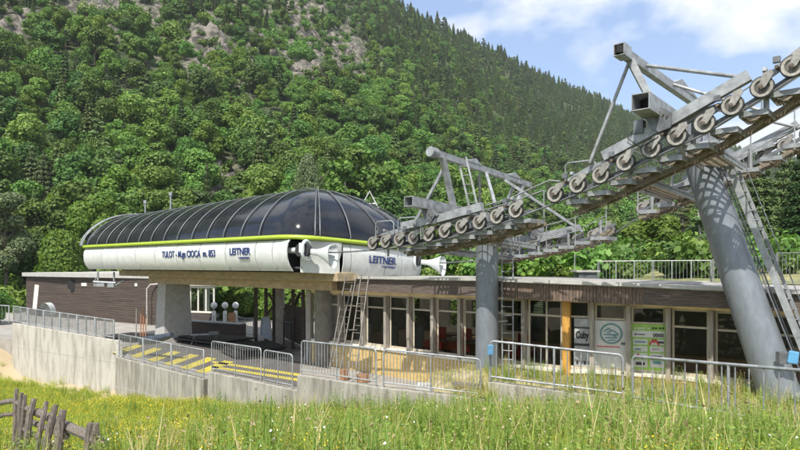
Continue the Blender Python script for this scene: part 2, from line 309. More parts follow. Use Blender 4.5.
# ------------------------------------------------------------------ vegetation prototypes
def quads_from(c,nrm,size,asp=1.0,tang=None):
    n=len(c); nrm=nrm/np.linalg.norm(nrm,axis=1,keepdims=True)
    if tang is None: tang=rng.normal(size=(n,3))
    u=tang-nrm*np.sum(tang*nrm,1,keepdims=True); u/=np.linalg.norm(u,axis=1,keepdims=True)+1e-9
    v=np.cross(nrm,u); s=np.asarray(size).reshape(-1,1)
    V=np.stack([c-u*s-v*s*asp*.35,c+v*s*asp*-.9+u*s*.1,c+u*s+v*s*asp*.2,c+v*s*asp*.9],1)
    V=V+rng.normal(size=V.shape)*(s[:,None]*.12)
    return V.reshape(-1,3)
def crown_arrays(kind,h,w,n,leaf):
    """crown of a tree h tall, w wide, base at 0"""
    if kind=='broad':
        nl=int(16+rng.integers(8)); cs=[];rs=[]
        for i in range(nl):
            a=rng.uniform(0,2*np.pi); t=rng.uniform(0,1); z=h*(.3+.62*t); rad=w*.5*np.sqrt(max(.05,1-((t-.35)/.72)**2))*rng.uniform(.25,.8)
            cs.append((rad*np.cos(a),rad*np.sin(a),z)); rs.append(w*rng.uniform(.13,.25))
        cs.append((0,0,h*.86)); rs.append(w*.2)
        cs=np.array(cs);rs=np.array(rs); pr=rs**2/np.sum(rs**2); k=rng.choice(len(cs),n,p=pr)
        d=rng.normal(size=(n,3)); d[:,2]=d[:,2]*.85+.25; d/=np.linalg.norm(d,axis=1,keepdims=True)
        c=cs[k]+d*rs[k][:,None]*(rng.uniform(.7,1.12,(n,1)))*np.array([1,1,.8])
        return quads_from(c,d+rng.normal(size=(n,3))*.45+np.array([0,0,.35]),leaf*rng.uniform(.6,1.3,n))
    if kind=='conifer':
        t=rng.uniform(0,1,n)**.8; z=h*(.1+.9*t); a=rng.uniform(0,2*np.pi,n)
        lev=np.round(t*13)/13; z=h*(.1+.88*lev)
        br=rng.uniform(.15,1,n)**.6; a=np.round(a/(2*np.pi)*9+lev*5)/9*2*np.pi+rng.normal(size=n)*.13
        wmax=w*.5*(1-lev)**.8*(.85+.3*rng.random(n))+.12
        rad=wmax*br; z=z-rad*.33+rng.normal(size=n)*h*.012
        c=np.stack([rad*np.cos(a),rad*np.sin(a),z],1)
        nr=np.stack([np.cos(a)*.55,np.sin(a)*.55,np.ones(n)],1)+rng.normal(size=(n,3))*.3
        tg=np.stack([np.cos(a),np.sin(a),-.4*np.ones(n)],1)
        return quads_from(c,nr,leaf*rng.uniform(.7,1.3,n)*(1.2-lev*.5),.55,tg)
    if kind=='pine':     # bare lower trunk, wispy crown high up
        nl=13; cs=[];rs=[]
        for i in range(nl):
            a=rng.uniform(0,2*np.pi); t=i/(nl-1); rad=w*.42*(1-t*.75)*rng.uniform(.3,1)
            cs.append((rad*np.cos(a),rad*np.sin(a),h*(.42+.54*t))); rs.append(w*rng.uniform(.10,.19)*(1.15-t*.5))
        cs=np.array(cs);rs=np.array(rs); k=rng.integers(0,nl,n); d=rng.normal(size=(n,3)); d/=np.linalg.norm(d,axis=1,keepdims=True)
        c=cs[k]+d*rs[k][:,None]*rng.uniform(.4,1.1,(n,1))*np.array([1.2,1.2,.5])
        return quads_from(c,d+np.array([0,0,.8]),leaf*rng.uniform(.6,1.2,n),.7)
    if kind=='bush':
        nl=9; cs=rng.normal(size=(nl,3))*np.array([w*.24,w*.24,h*.14])+np.array([0,0,h*.5]); rs=rng.uniform(.2,.34,nl)*min(w,h*1.3)
        k=rng.integers(0,nl,n); d=rng.normal(size=(n,3)); d/=np.linalg.norm(d,axis=1,keepdims=True)
        c=cs[k]+d*rs[k][:,None]*rng.uniform(.7,1.15,(n,1)); c[:,2]=np.maximum(c[:,2],.05*h)
        return quads_from(c,d+rng.normal(size=(n,3))*.5+np.array([0,0,.3]),leaf*rng.uniform(.6,1.3,n))
    if kind=='willow':   # pale drooping slender foliage
        a=rng.uniform(0,2*np.pi,n); t=rng.uniform(0,1,n); rad=w*.5*np.sqrt(np.clip(1-(t*1.0)**2,0.03,1))*rng.uniform(.3,1,n)*(1+.25*np.sin(a*5))
        z=h*(.12+.86*t)-rad*.25
        c=np.stack([rad*np.cos(a),rad*np.sin(a),z],1)
        return quads_from(c,np.stack([np.cos(a),np.sin(a),.4+0*a],1)+rng.normal(size=(n,3))*.5,leaf*rng.uniform(.6,1.3,n),.5,np.stack([0*a,0*a,1+0*a],1)+rng.normal(size=(n,3))*.3)
def trunk_mb(h,r,kind):
    m=MB(); top=h*(.8 if kind in('broad','willow') else .95)
    pts=[(0,0,-.6)]+[(r*1.2*math.sin(i*1.3)*(i/5),r*1.2*math.cos(i*2.1)*(i/5),top*i/5) for i in range(1,6)]
    m.tube(pts,[r*(1.15-.9*i/5) for i in range(6)],7)
    if kind in('broad','willow','bush'):
        for i in range(6):
            a=i*2.4+.3; z=h*(.28+.08*i); L_=h*.26*(1-.07*i)
            m.tube([(0,0,z),(math.cos(a)*L_*.5,math.sin(a)*L_*.5,z+L_*.45),(math.cos(a)*L_,math.sin(a)*L_,z+L_*.75)],[r*.42,r*.28,r*.1],5)
    else:
        for i in range(9):
            a=i*2.4; z=h*(.25+.07*i); L_=h*.12*(1-.06*i)
            m.tube([(0,0,z),(math.cos(a)*L_,math.sin(a)*L_,z-L_*.1)],[r*.22,r*.06],4)
    return m
LM={'broad':leafmat('broadleaf_foliage',(.052,.115,.022),(.165,.27,.05),.2,.38,.024),'bright2':leafmat('lighter_foliage',(.075,.135,.022),(.19,.29,.05),.32,.2,.02),'mid':leafmat('deep_green_foliage',(.036,.088,.02),(.11,.20,.042),.18,.3,.02),
    'bright':leafmat('bright_foliage',(.085,.15,.025),(.19,.27,.045),.35,.15,.015),
    'conifer':leafmat('conifer_foliage',(.060,.105,.036),(.165,.225,.075),.15,.32,.025),
    'dark':leafmat('dark_foliage',(.022,.05,.014),(.05,.09,.025),.2,.2,.015),
    'grey':leafmat('grey_green_foliage',(.075,.11,.05),(.17,.215,.105),.25,.15,.015),
    'olive':leafmat('olive_foliage',(.06,.075,.03),(.12,.13,.055),.2,.15,.015)}
def np_tree_proto(name,kind,lm,h,w,n,leaf,r,bark):
    V=crown_arrays(kind,h,w,n,leaf); F=np.arange(len(V)).reshape(-1,4)
    tm=trunk_mb(h,r,kind); 
    tv=[];tf=[]
    base=len(V); TV=np.array([tuple(v) for v in tm.v]); TF=[f for f in tm.f if len(f)==4]
    F2=np.array(TF)+base
    return np_mesh(name,np.concatenate([V,TV]),np.concatenate([F,F2]),None,mats=[lm,bark],mi=[0]*len(F)+[1]*len(F2))
def hidden_collection(name,objs):
    c=bpy.data.collections.new(name)
    for o in objs: COL.objects.unlink(o); c.objects.link(o)
    return c
def scatter(name,pts,rot,scl,idx,coll,tilt=None):
    """pts (n,3): a point cloud whose points carry instances (stuff only)"""
    me=bpy.data.meshes.new(name); n=len(pts); me.vertices.add(n); me.vertices.foreach_set('co',np.asarray(pts,np.float32).ravel())
    r3=np.zeros((n,3),np.float32); r3[:,2]=rot
    if tilt is not None: r3[:,:2]=tilt
    a=me.attributes.new('rot','FLOAT_VECTOR','POINT'); a.data.foreach_set('vector',r3.ravel())
    a=me.attributes.new('scl','FLOAT','POINT'); a.data.foreach_set('value',np.asarray(scl,np.float32))
    a=me.attributes.new('idx','INT','POINT'); a.data.foreach_set('value',np.asarray(idx,np.int32))
    me.update(); o=bpy.data.objects.new(name,me); COL.objects.link(o)
    ng=bpy.data.node_groups.new(name+'_scatter','GeometryNodeTree')
    ng.interface.new_socket('Geometry',in_out='INPUT',socket_type='NodeSocketGeometry'); ng.interface.new_socket('Geometry',in_out='OUTPUT',socket_type='NodeSocketGeometry')
    gi=ng.nodes.new('NodeGroupInput'); go=ng.nodes.new('NodeGroupOutput'); ip=ng.nodes.new('GeometryNodeInstanceOnPoints')
    ci=ng.nodes.new('GeometryNodeCollectionInfo'); ci.inputs['Collection'].default_value=coll; ci.inputs['Separate Children'].default_value=True; ci.inputs['Reset Children'].default_value=True
    def na(nm,t):
        q=ng.nodes.new('GeometryNodeInputNamedAttribute'); q.data_type=t; q.inputs[0].default_value=nm; return q.outputs[0]
    l=ng.links; l.new(gi.outputs[0],ip.inputs['Points']); l.new(ci.outputs[0],ip.inputs['Instance']); ip.inputs['Pick Instance'].default_value=True
    l.new(na('idx','INT'),ip.inputs['Instance Index']); l.new(na('rot','FLOAT_VECTOR'),ip.inputs['Rotation']); l.new(na('scl','FLOAT'),ip.inputs['Scale']); l.new(ip.outputs[0],go.inputs[0])
    md=o.modifiers.new('scatter','NODES'); md.node_group=ng
    return o
# far forest (stuff): broadleaf wood low down, spruce wood on the upper and right slope
protosB=[np_tree_proto('wood_broadleaf_%d'%i,'broad',LM[['broad','broad','broad','bright2','broad','mid'][i]],10,[8.2,7.2,9.2,7.0,6.2,8.4][i],4200,.25,.2,M['bark']) for i in range(6)]
protosC=[np_tree_proto('wood_conifer_%d'%i,['conifer','conifer','conifer','pine'][i],LM[['conifer','conifer','grey','conifer'][i]],[12,13,11,11][i],[4.2,5.0,5.4,5.2][i],2000,.34,.16,M['bark']) for i in range(4)]
protosS=[np_tree_proto('wood_shrub_%d'%i,'bush',LM['broad'],3,3.6,420,.3,.05,M['bark']) for i in range(2)]
# (collections sort children by name; keep index order b0..3 / c0..2)
cB=hidden_collection('broadleaf_protos',protosB); cC=hidden_collection('conifer_protos',protosC); cS=hidden_collection('shrub_protos',protosS)
def cand(n,r_lo,r_hi,px_lo,px_hi):
    r=np.sqrt(rng.uniform(r_lo**2,r_hi**2,n)); t0=math.atan((px_lo-400)/600); t1=math.atan((px_hi-400)/600); a=rng.uniform(t0,t1,n)
    x=r*np.sin(a); y=r*np.cos(a); z=HZ(x,y); px=400+600*x/y; py=265-600*z/y
    r0=np.interp(px,_px,_r0); r1=np.interp(px,_px,_r1)
    return x,y,z,r,px,py,r0,r1
def thin(x,y,d):
    cell={}; keep=[]
    for i in range(len(x)):
        k=(int(x[i]//d),int(y[i]//d)); ok=True
        for a in(-1,0,1):
            for b_ in(-1,0,1):
                for j in cell.get((k[0]+a,k[1]+b_),()):
                    if (x[i]-x[j])**2+(y[i]-y[j])**2<d*d: ok=False;break
                if not ok:break
            if not ok:break
        if ok: cell.setdefault(k,[]).append(i); keep.append(i)
    return np.array(keep)
def wood():
    x,y,z,r,px,py,r0,r1=cand(130000,70,900,-160,960)
    # share of conifers grows to the upper right
    u=np.clip((px-330)/260,0,1)*np.clip((r-150)/120,0,1)+.16+ .25*np.clip((60-py)/60,0,1)+.5*fbm(x,y,40,12,2)*.4
    con=rng.random(len(x))<u
    rk=rockmask(x,y,z)
    keep=(r>r0+12)&(r<r1+12)&(rng.random(len(x))>rk*2.9-.12)
    clear=np.exp(-(((px-515)/62)**2))*(r>90)*(r<138)
    keep&=rng.random(len(x))>clear*1.3
    x,y,z,con,px,r,rk=[q[keep] for q in(x,y,z,con,px,r,rk)]
    k1=thin(x[~con],y[~con],2.9); k2=thin(x[con],y[con],2.75)
    out=[]
    bx_,by,bz,br,brk=[q[~con][k1] for q in(x,y,z,r,rk)]
    sc=(.36+.5*rng.random(len(bx_))**1.6)*(1.12-.12*np.clip((br-80)/200,0,1))*np.where(brk>.25,.45,1.0)*np.clip(1.0-(br-150)/900,.7,1)
    n=len(bx_); o1=scatter('broadleaf_wood',np.stack([bx_,by,bz-.4],1),rng.uniform(0,6.28,n),sc,rng.integers(0,6,n),cB)
    cx,cy,cz,crk=[q[con][k2] for q in(x,y,z,rk)]; n=len(cx)
    o2=scatter('conifer_wood',np.stack([cx,cy,cz-.4],1),rng.uniform(0,6.28,n),(.34+.62*rng.random(n)**1.4)*np.where(crk>.3,.5,1),rng.integers(0,4,n),cC)
    tag(o1,'dense green broadleaf wood covering the lower and middle mountain slope','forest',kind='stuff')
    tag(o2,'spruce wood on the upper and right mountain slope up to the skyline','forest',kind='stuff')
    # shrubs on the cliffs and the clearing
    x,y,z,r,px,py,r0,r1=cand(26000,60,420,-160,960)
    rk=rockmask(x,y,z); clear=np.exp(-(((px-515)/80)**2))*(r>66)*(r<150)
    keep=(rng.random(len(x))<rk*.6)|(rng.random(len(x))<clear*.22)|((r<r0+16)&(r>r0-4)&(rng.random(len(x))<.8))
    x,y,z=[q[keep] for q in(x,y,z)]; k=thin(x,y,1.9); n=len(k)
    o3=scatter('hillside_shrubs',np.stack([x[k],y[k],z[k]-.2],1),rng.uniform(0,6.28,n),rng.uniform(.35,1.15,n),rng.integers(0,2,n),cS)
    tag(o3,'low shrubs growing between the cliffs and along the foot of the mountain','shrubs',kind='stuff')
wood()

# individual trees and bushes near the foot of the hill
def hz_near(X,Y):
    r=math.hypot(X,Y); px=400+600*X/Y; r0=float(np.interp(px,_px,_r0))
    if r<r0-2 or r<46: return float(GZ(X,Y)) if r<46 else -4.8
    return float(HZ(X,Y))
def tree(name,kind,lm,px,Yd,top,wpx,label,cat,group=None,n=2600,leaf=None,bark='bark',zb=None):
    X,Y_=XY(px,Yd); zb=hz_near(X,Y_) if zb is None else zb
    h=(265-top)/600*Yd-zb; w=wpx/600*Yd; leaf=leaf or max(.10,min(.155,.012*w+.08)); n=int(n*3.8)
    t=thing(name,label,cat,(X,Y_,zb-.1),group)
    V=crown_arrays(kind,h,w,n,leaf); c=np_mesh('crown' if kind!='bush' else 'foliage',V,np.arange(len(V)).reshape(-1,4),LM[lm],parent=t)
    tr=trunk_mb(h,max(.05,h*.017) if kind!='bush' else .05,kind)
    o=tr.build('trunk' if kind!='bush' else 'stem',M[bark],None,smooth=True); o.parent=t
    return t
TREES=[
 ('pale_tree','broad','grey',6,62,186,50,'pale grey green leafy tree at the left picture edge above the grey railing','tree',4200),
 ('broadleaf_tree','broad','mid',16,68,236,64,'dark green leafy tree just left of the wooden shed','tree',5200),
 ('pale_conifer','conifer','grey',44,80,150,38,'pale grey green conifer at the far left, the larger of the two pale ones','tree',2600),
 ('pale_conifer','conifer','grey',118,84,150,34,'pale grey green conifer standing above the rear end of the station dome','tree',2400),
 ('broadleaf_tree','broad','bright',92,66,196,52,'bright green bushy tree behind the back edge of the dome','tree',4600),
 ('yellow_green_bush','bush','bright',64,58,222,56,'yellow green bush between shed roof and station','bush',4600),
 ('slender_spruce','conifer','conifer',207,76,160,18,'dark slender spruce beside the bare rock patch, left of centre','tree',1800),
 ('rounded_tree','willow','grey',308,72,150,46,'pale rounded tree right above the dome apex','tree',4000),
 ('broadleaf_tree','broad','broad',262,70,158,50,'mid green leafy tree left of the pale rounded tree','tree',4200),
 ('broadleaf_tree','broad','broad',160,74,166,52,'leafy tree with dark gaps behind the middle of the dome','tree',4000),
 ('bright_bush','bush','bright',420,60,198,52,'bright green bush between the dome and the first tower','bush',4600),
 ('bright_bush','bush','bright',372,62,190,40,'bright green bush behind the front end of the dome','bush',3800),
 ('dark_bush','bush','dark',452,58,236,44,'dark bush behind the first lift tower, under its walkway','bush',3600),
 ('small_spruce','conifer','conifer',548,66,254,13,'small dark spruce alone on the pale clearing','tree',1500),
 ('broadleaf_tree','broad','bright',655,48,216,58,'light green tree between the two towers, left of the bare trunks','tree',4800),
 ('clearing_bush','bush','bright',610,52,246,36,'light green bush above the roof, left of the light green tree','bush',3600),
 ('clearing_bush','bush','broad',508,60,250,34,'round bush on the clearing just right of the first tower','bush',3400),
 ('clearing_bush','bush','bright',580,58,248,30,'yellowish bush on the clearing right of the small spruce','bush',3000),
 ('bare_pine','pine','olive',684,50,190,30,'thin pine with pale bare trunk between the two towers, the leftmost of the three','tree',2600),
 ('bare_pine','pine','conifer',700,51,180,30,'thin pine with pale bare trunk, middle one of the three','tree',2600),
 ('bare_pine','pine','conifer',722,52,184,36,'thin pine with pale trunk partly behind the leaning tower','tree',2800),
 ('dense_spruce','conifer','conifer',760,46,150,58,'dense dark spruce right of the leaning tower beside its ladder','tree',5200),
 ('dense_spruce','conifer','dark',808,44,128,64,'dense dark spruce cut off by the right picture edge','tree',5600),
 ('dense_spruce','conifer','conifer',786,52,140,50,'dark spruce standing between the two other dense spruces','tree',4200),
 ('woodland_bush','bush','broad',735,44,240,60,'leafy undergrowth bush behind the fence right of the pines','bush',3800),
 ('pavilion_bush','bush','bright',235,50,284,44,'sunlit bush seen under the station behind the white ball posts','bush',3600),
 ('pavilion_bush','bush','bright',275,49,284,46,'sunlit bush seen behind the timber cross braces','bush',3600),
 ('pavilion_bush','bush','broad',315,48,284,40,'bush glimpsed behind the round concrete pillar','bush',3000),
 ('shed_bush','bush','broad',-12,44,280,30,'green bush behind the railing at the left picture edge','bush',3400),
 ('glass_side_bush','bush','mid',375,37,274,64,'green bush seen through the left lodge windows','bush',3400),
 ('glass_side_bush','bush','broad',440,35,276,66,'green bush seen through the lodge windows left of the first tower','bush',3400),
 ('glass_side_bush','bush','bright',500,40,270,60,'green bush behind the lodge roof at the first tower','bush',3400),
]
for (nm,k,lm,px,Yd,top,wpx,lab,cat,n) in TREES:
    zb=None
    if Yd<=54 and px>540: zb=-.9
    elif Yd<56: zb=-4.6
    tree(nm,k,lm,px,Yd,top,wpx,lab,cat,n=n,bark='barkp' if k=='pine' else 'bark',zb=zb)
# dark wood trunks behind first tower
for i,px in enumerate([345,352,360,385,393,452,462,474,508]):
    X_,Y_=XY(px,84+3*(i%3)); zb=hz_near(X_,Y_)
    t=thing('forest_tree',None,None,(X_,Y_,zb-.2),'slim trees with bare trunks at the wood edge behind the first tower')
    tag(t,['slim tree with bare trunk at the wood edge above the front half of the dome','slim tree with bare trunk at the wood edge above the bright bushes','slim bare trunked tree at the wood edge seen between upper struts of the first tower'][0 if i<3 else 1 if i<5 else 2],'tree')
    V=crown_arrays('broad',11+i%3,6,1500,.3); V=V+np.array([0,0,1.5])
    np_mesh('crown',V,np.arange(len(V)).reshape(-1,4),LM['broad'],parent=t)
    m=MB().tube([(0,0,-.5),(.1,0,4),(0,.1,9)],[.17,.13,.07],6); o=m.build('trunk',M['barkp'],None,smooth=True); o.parent=t

# ------------------------------------------------------------------ the lift line frame: s along the rope (towards the climb), o across it
D=Vector((.75,-.6614,0)).normalized(); NN=Vector((.6614,.75,0)).normalized(); O0=Vector((-3.5,22.3,0))
def LP(s,o,z,tilt=.055): return O0+D*s+NN*o+Vector((0,0,z-tilt*o))
LROT=math.atan2(D.y,D.x)
LEN=19.6; W0,W1=-.35,7.35; WC=(W0+6.75)/2

# ---- station
st=thing('lift_station','long chairlift station with dark dome, white panels and lime green band on concrete pillars','lift station',LP(-9,WC,-4.4,0))
def outline(i0=0.0):
    """plan outline of the shell: near side, rounded front, far side; list of (s,o)"""
    pts=[]
    for k in range(0,36): pts.append((-LEN+(LEN-1.25)*k/35, W0))
    for k in range(1,9):
        a=math.pi/2*k/8; pts.append((-1.25+1.3*math.sin(a), W0+1.3*(1-math.cos(a))))
    n=14
    for k in range(1,n): 
        o=W0+1.3+(W1-W0-2.4)*k/n; pts.append((.05+.28*math.sin(math.pi*k/n), o))
    for k in range(0,9):
        a=math.pi/2*k/8; pts.append((-1.05+1.1*math.cos(a), W1-1.1+1.1*math.sin(a)))
    for k in range(1,20): pts.append((-1.05-(LEN-1.05)*k/19, W1))
    return pts
OUT=outline()
def nrm2(i):
    a=OUT[max(0,i-1)]; b=OUT[min(len(OUT)-1,i+1)]; d=Vector((b[0]-a[0],b[1]-a[1])); d.normalize(); return (d.y,-d.x)   # outward (s,o)
def shell(i,inward,z):
    n=nrm2(i); s,o=OUT[i]; return LP(s-n[0]*inward,o-n[1]*inward,z)
BAND0,BAND1=.965,1.085
prof=[(.10,.94),(.0,.80),(-.05,.55),(-.03,.25),(.07,-.02),(.24,-.24)]
def skirt_piece(i0,i1,t=.0):
    m=MB(); rows=[[shell(i,a+t,z) for a,z in prof] for i in range(i0,i1+1)]
    rows2=[[shell(i,a+t+.05,z) for a,z in prof] for i in range(i0,i1+1)]
    m.grid(rows); m.grid(rows2)
    for i in(0,-1): m.grid([rows[i],rows2[i]])
    m.grid([[r[0] for r in rows],[r[0] for r in rows2]]); m.grid([[r[-1] for r in rows],[r[-1] for r in rows2]])
    return m
# side outline has its own finer sampling: panels from explicit s positions
def side_panel(s0,s1,o=W0,sg=1):
    m=MB(); g=.026; ss=[s0+g+(s1-s0-2*g)*k/3 for k in range(4)]
    rows=[[LP(s,o+sg*a,z) for a,z in prof] for s in ss]; rows2=[[LP(s,o+sg*(a+.05),z) for a,z in prof] for s in ss]
    m.grid(rows); m.grid(rows2)
    for i in(0,-1): m.grid([rows[i],rows2[i]])
    m.grid([[r[0] for r in rows],[r[0] for r in rows2]]); m.grid([[r[-1] for r in rows],[r[-1] for r in rows2]])
    return m
seams=[-LEN,-17.1,-15.1,-13.0,-10.93,-8.86,-6.82,-4.77,-2.64,-1.53,-.62]
for a,b in zip(seams[:-1],seams[1:]): side_panel(a,b).build('skirt_panel',M['white'],st,smooth=60)
for a,b in zip(seams[:-2],seams[1:-1]): side_panel(a,b,W1,-1).build('skirt_panel',M['white'],st,smooth=60)
# front panels between the two rope openings
fi=[i for i,(s,o) in enumerate(OUT) if s>-1.1 and 1.45<o<7.3]
cuts=[fi[0]]
for target in(2.2,3.84,5.3): cuts.append(min(fi,key=lambda i:abs(OUT[i][1]-target)))
cuts.append(fi[-1])
def front_panel(i0,i1):
    m=MB(); 
    def pt(f,inward,z):
        i=int(f); j=min(i+1,len(OUT)-1); return shell(i,inward,z).lerp(shell(j,inward,z),f-i)
    nn=max(3,(i1-i0)*2); fs=[i0+.05+(i1-i0-.10)*k/nn for k in range(nn+1)]
    pr=[(a,(z if z>.3 else z-.22*(1 if z<0 else .5))) for a,z in prof]
    rows=[[pt(f,a,z) for a,z in pr] for f in fs]; rows2=[[pt(f,a+.05,z) for a,z in pr] for f in fs]
    m.grid(rows); m.grid(rows2)
    for i in(0,-1): m.grid([rows[i],rows2[i]])
    m.grid([[r[0] for r in rows],[r[0] for r in rows2]]); m.grid([[r[-1] for r in rows],[r[-1] for r in rows2]])
    return m
for a,b in zip(cuts[:-1],cuts[1:]): front_panel(a,b).build('front_panel',M['white'],st,smooth=60)
# inner curved cheek of the rope opening and black sheets painting the shade inside
m=MB(); m.grid([[LP(-.42+.62*math.sin(t*1.57),.18+1.45*t,z)-D*(.0 if z>.3 else .12) for z in(.95,.6,.3,.05,-.15,-.27)] for t in [k/8 for k in range(9)]]); m.build('opening_cheek',M['white'],st,smooth=60)
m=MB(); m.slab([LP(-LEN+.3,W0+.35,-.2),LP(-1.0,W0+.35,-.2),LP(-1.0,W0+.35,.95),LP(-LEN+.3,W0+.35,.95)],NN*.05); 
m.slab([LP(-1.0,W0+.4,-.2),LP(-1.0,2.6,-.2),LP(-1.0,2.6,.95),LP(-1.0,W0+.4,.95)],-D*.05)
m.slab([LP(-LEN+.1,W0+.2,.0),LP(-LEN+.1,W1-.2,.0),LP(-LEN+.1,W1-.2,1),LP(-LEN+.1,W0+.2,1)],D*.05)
m.build('interior_shade_sheets',M['black'],st)
m=MB(); m.slab([LP(-LEN+.2,.2,-.12),LP(-.5,.2,-.12),LP(-.5,W1-.3,-.12),LP(-LEN+.2,W1-.3,-.12)],Vector((0,0,.06))); m.build('floor_pan',M['steel_dark'],st)
# lime band
m=MB()
r1=[[shell(i,-.05,BAND0),shell(i,-.09,BAND0+.04),shell(i,-.08,BAND1),shell(i,.02,BAND1+.05),shell(i,.12,BAND1)] for i in range(len(OUT))]
m.grid(r1); m.grid([[shell(i,-.05,BAND0),shell(i,.12,BAND0),shell(i,.12,BAND1)] for i in range(len(OUT))]); m.build('lime_band',M['lime'],st,smooth=60)
# dome: every outline point has a profile rising to the ridge
APEX=-3.1; RZ=3.0
def dome_pt(i,t,off=0.):
    s,o=OUT[i]; rs=min(s,APEX); n=nrm2(i)
    if i>=len(OUT): return
    a=t*math.pi/2; k=1-math.cos(a)
    ps=s+(rs-s)*k; po=(o+(WC-o)*k); rz=3.17+.25*max(0,min(1,(rs+LEN)/(LEN+APEX))); z=BAND1+.03+(rz-BAND1)*math.sin(a)**1.28
    n3=(n[0]*math.cos(a),n[1]*math.cos(a))
    return LP(ps+n3[0]*off-n[0]*.03*(1-t),po+n3[1]*off-n[1]*.03*(1-t),z+math.sin(a)*off)
m=MB(); m.grid([[dome_pt(i,k/14) for k in range(15)] for i in range(len(OUT))]); m.build('dome_shell',M['dome'],st,smooth=55)
# ribs
ribs=[]
k=-LEN+.6
side_idx=[i for i,(s,o) in enumerate(OUT) if o==W0]
def rib_at(i_f,name='dome_rib'):
    i=int(i_f); f=i_f-i; j=min(i+1,len(OUT)-1)
    m=MB(); rows=[]
    for k in range(0,17):
        a=dome_pt(i,k/16,.0).lerp(dome_pt(j,k/16,.0),f); b=dome_pt(i,k/16,.045).lerp(dome_pt(j,k/16,.045),f); rows.append((a,b))
    m.tube([b for a,b in rows],.026,6); m.build(name,M['rib'],st,smooth=60)
for q in range(14): rib_at(1.0+q*(len(side_idx)-3)/13.5)
nfront=len(side_idx)
for f in (nfront+5.1,nfront+5.9,nfront+10,nfront+14.5,nfront+19,nfront+23): rib_at(f)
# rear arch trim, perforated
m=MB()
for t in range(16):
    a=dome_pt(0,t/16,.13); b=dome_pt(0,(t+1)/16,.13); a2=a-D*.28; b2=b-D*.28
    m.tube([a,b],.045,6); m.tube([a2,b2],.045,6); m.tube([a,b2],.025,4); m.tube([a,a2],.03,4)
m.build('rear_arch_trim',M['steel'],st)
m=MB(); m.grid([[dome_pt(0,t/14)-D*(.02) for t in range(15)],[LP(-LEN,WC,BAND1)+Vector((0,0,0))]*15]); m.build('rear_end_wall',M['dome'],st)
# ridge walkway
RS=lambda s_:3.20+.25*max(0,min(1,(s_+LEN)/(LEN+APEX)))
m=MB(); m.bar(LP(-LEN,WC,RS(-LEN)),LP(APEX+.2,WC,RS(APEX)),.55,.08); m.bar(LP(-LEN,WC-.27,RS(-LEN)+.06),LP(APEX+.2,WC-.27,RS(APEX)+.06),.04,.10)
for i in range(40): m.bar(LP(-LEN+.4*i,WC-.3,RS(-LEN+.4*i)-.02),LP(-LEN+.4*i,WC+.3,RS(-LEN+.4*i)-.02),.03,.14)
m.build('ridge_walkway',M['steel_dark'],st)
# lettering on the panels
def text(body,size,loc,xdir,up,mat_,parent,name='lettering',ext=.008,off=.012,width=None,align='LEFT'):
    cu=bpy.data.curves.new('tmp','FONT'); cu.body=body; cu.size=size; cu.extrude=ext; cu.offset=off*size; cu.align_x=align
    ob=bpy.data.objects.new('tmp',cu); COL.objects.link(ob); bpy.context.view_layer.update()
    me=bpy.data.meshes.new_from_object(ob.evaluated_get(bpy.context.evaluated_depsgraph_get())); 
    COL.objects.unlink(ob); bpy.data.objects.remove(ob)
    x=Vector(xdir).normalized(); u=Vector(up); u=(u-x*u.dot(x)).normalized(); n=x.cross(u)
    xs=[v.co.x for v in me.vertices]; sc=1
    if width: sc=width/(max(xs)-min(xs))
    base=Vector(loc)-(worg(parent) if parent else Vector((0,0,0)))
    for v in me.vertices: c=v.co.copy(); v.co=base+x*(c.x*sc)+u*c.y+n*(c.z)
    me.materials.clear(); me.materials.append(mat_); me.name=name
    o=bpy.data.objects.new(name,me); COL.objects.link(o)
    if parent: o.parent=parent
    return o
def skirt_text(body,s0,s1,z,size,off=.03):
    return text(body,size,LP(s0,W0-.068,z),D,(0,0,1),M['navy'],st,width=s1-s0,off=off)
skirt_text('TULOT - M.ga CIOCA  m. 853',-10.15,-5.5,.34,.42,.014)
skirt_text('LEITNER',-4.42,-2.95,.40,.40,.018)
skirt_text('ropeways',-3.75,-3.0,.24,.13,.02)
o_mid=lambda o:(.05+.28*math.sin(math.pi*(o-W0-1.3)/(W1-W0-2.4)))
a=LP(o_mid(2.95)+.085,2.95,.25); b=LP(o_mid(4.6)+.095,4.6,.25)
text('LEITNER',.44,a,(b-a),(0,0,1),M['navy'],st,width=1.65,off=.018)
a2=LP(o_mid(3.7)+.085,3.7,.10); b2=LP(o_mid(4.6)+.085,4.6,.10)
text('ropeways',.13,a2,(b2-a2),(0,0,1),M['navy'],st,width=.85,off=.02)
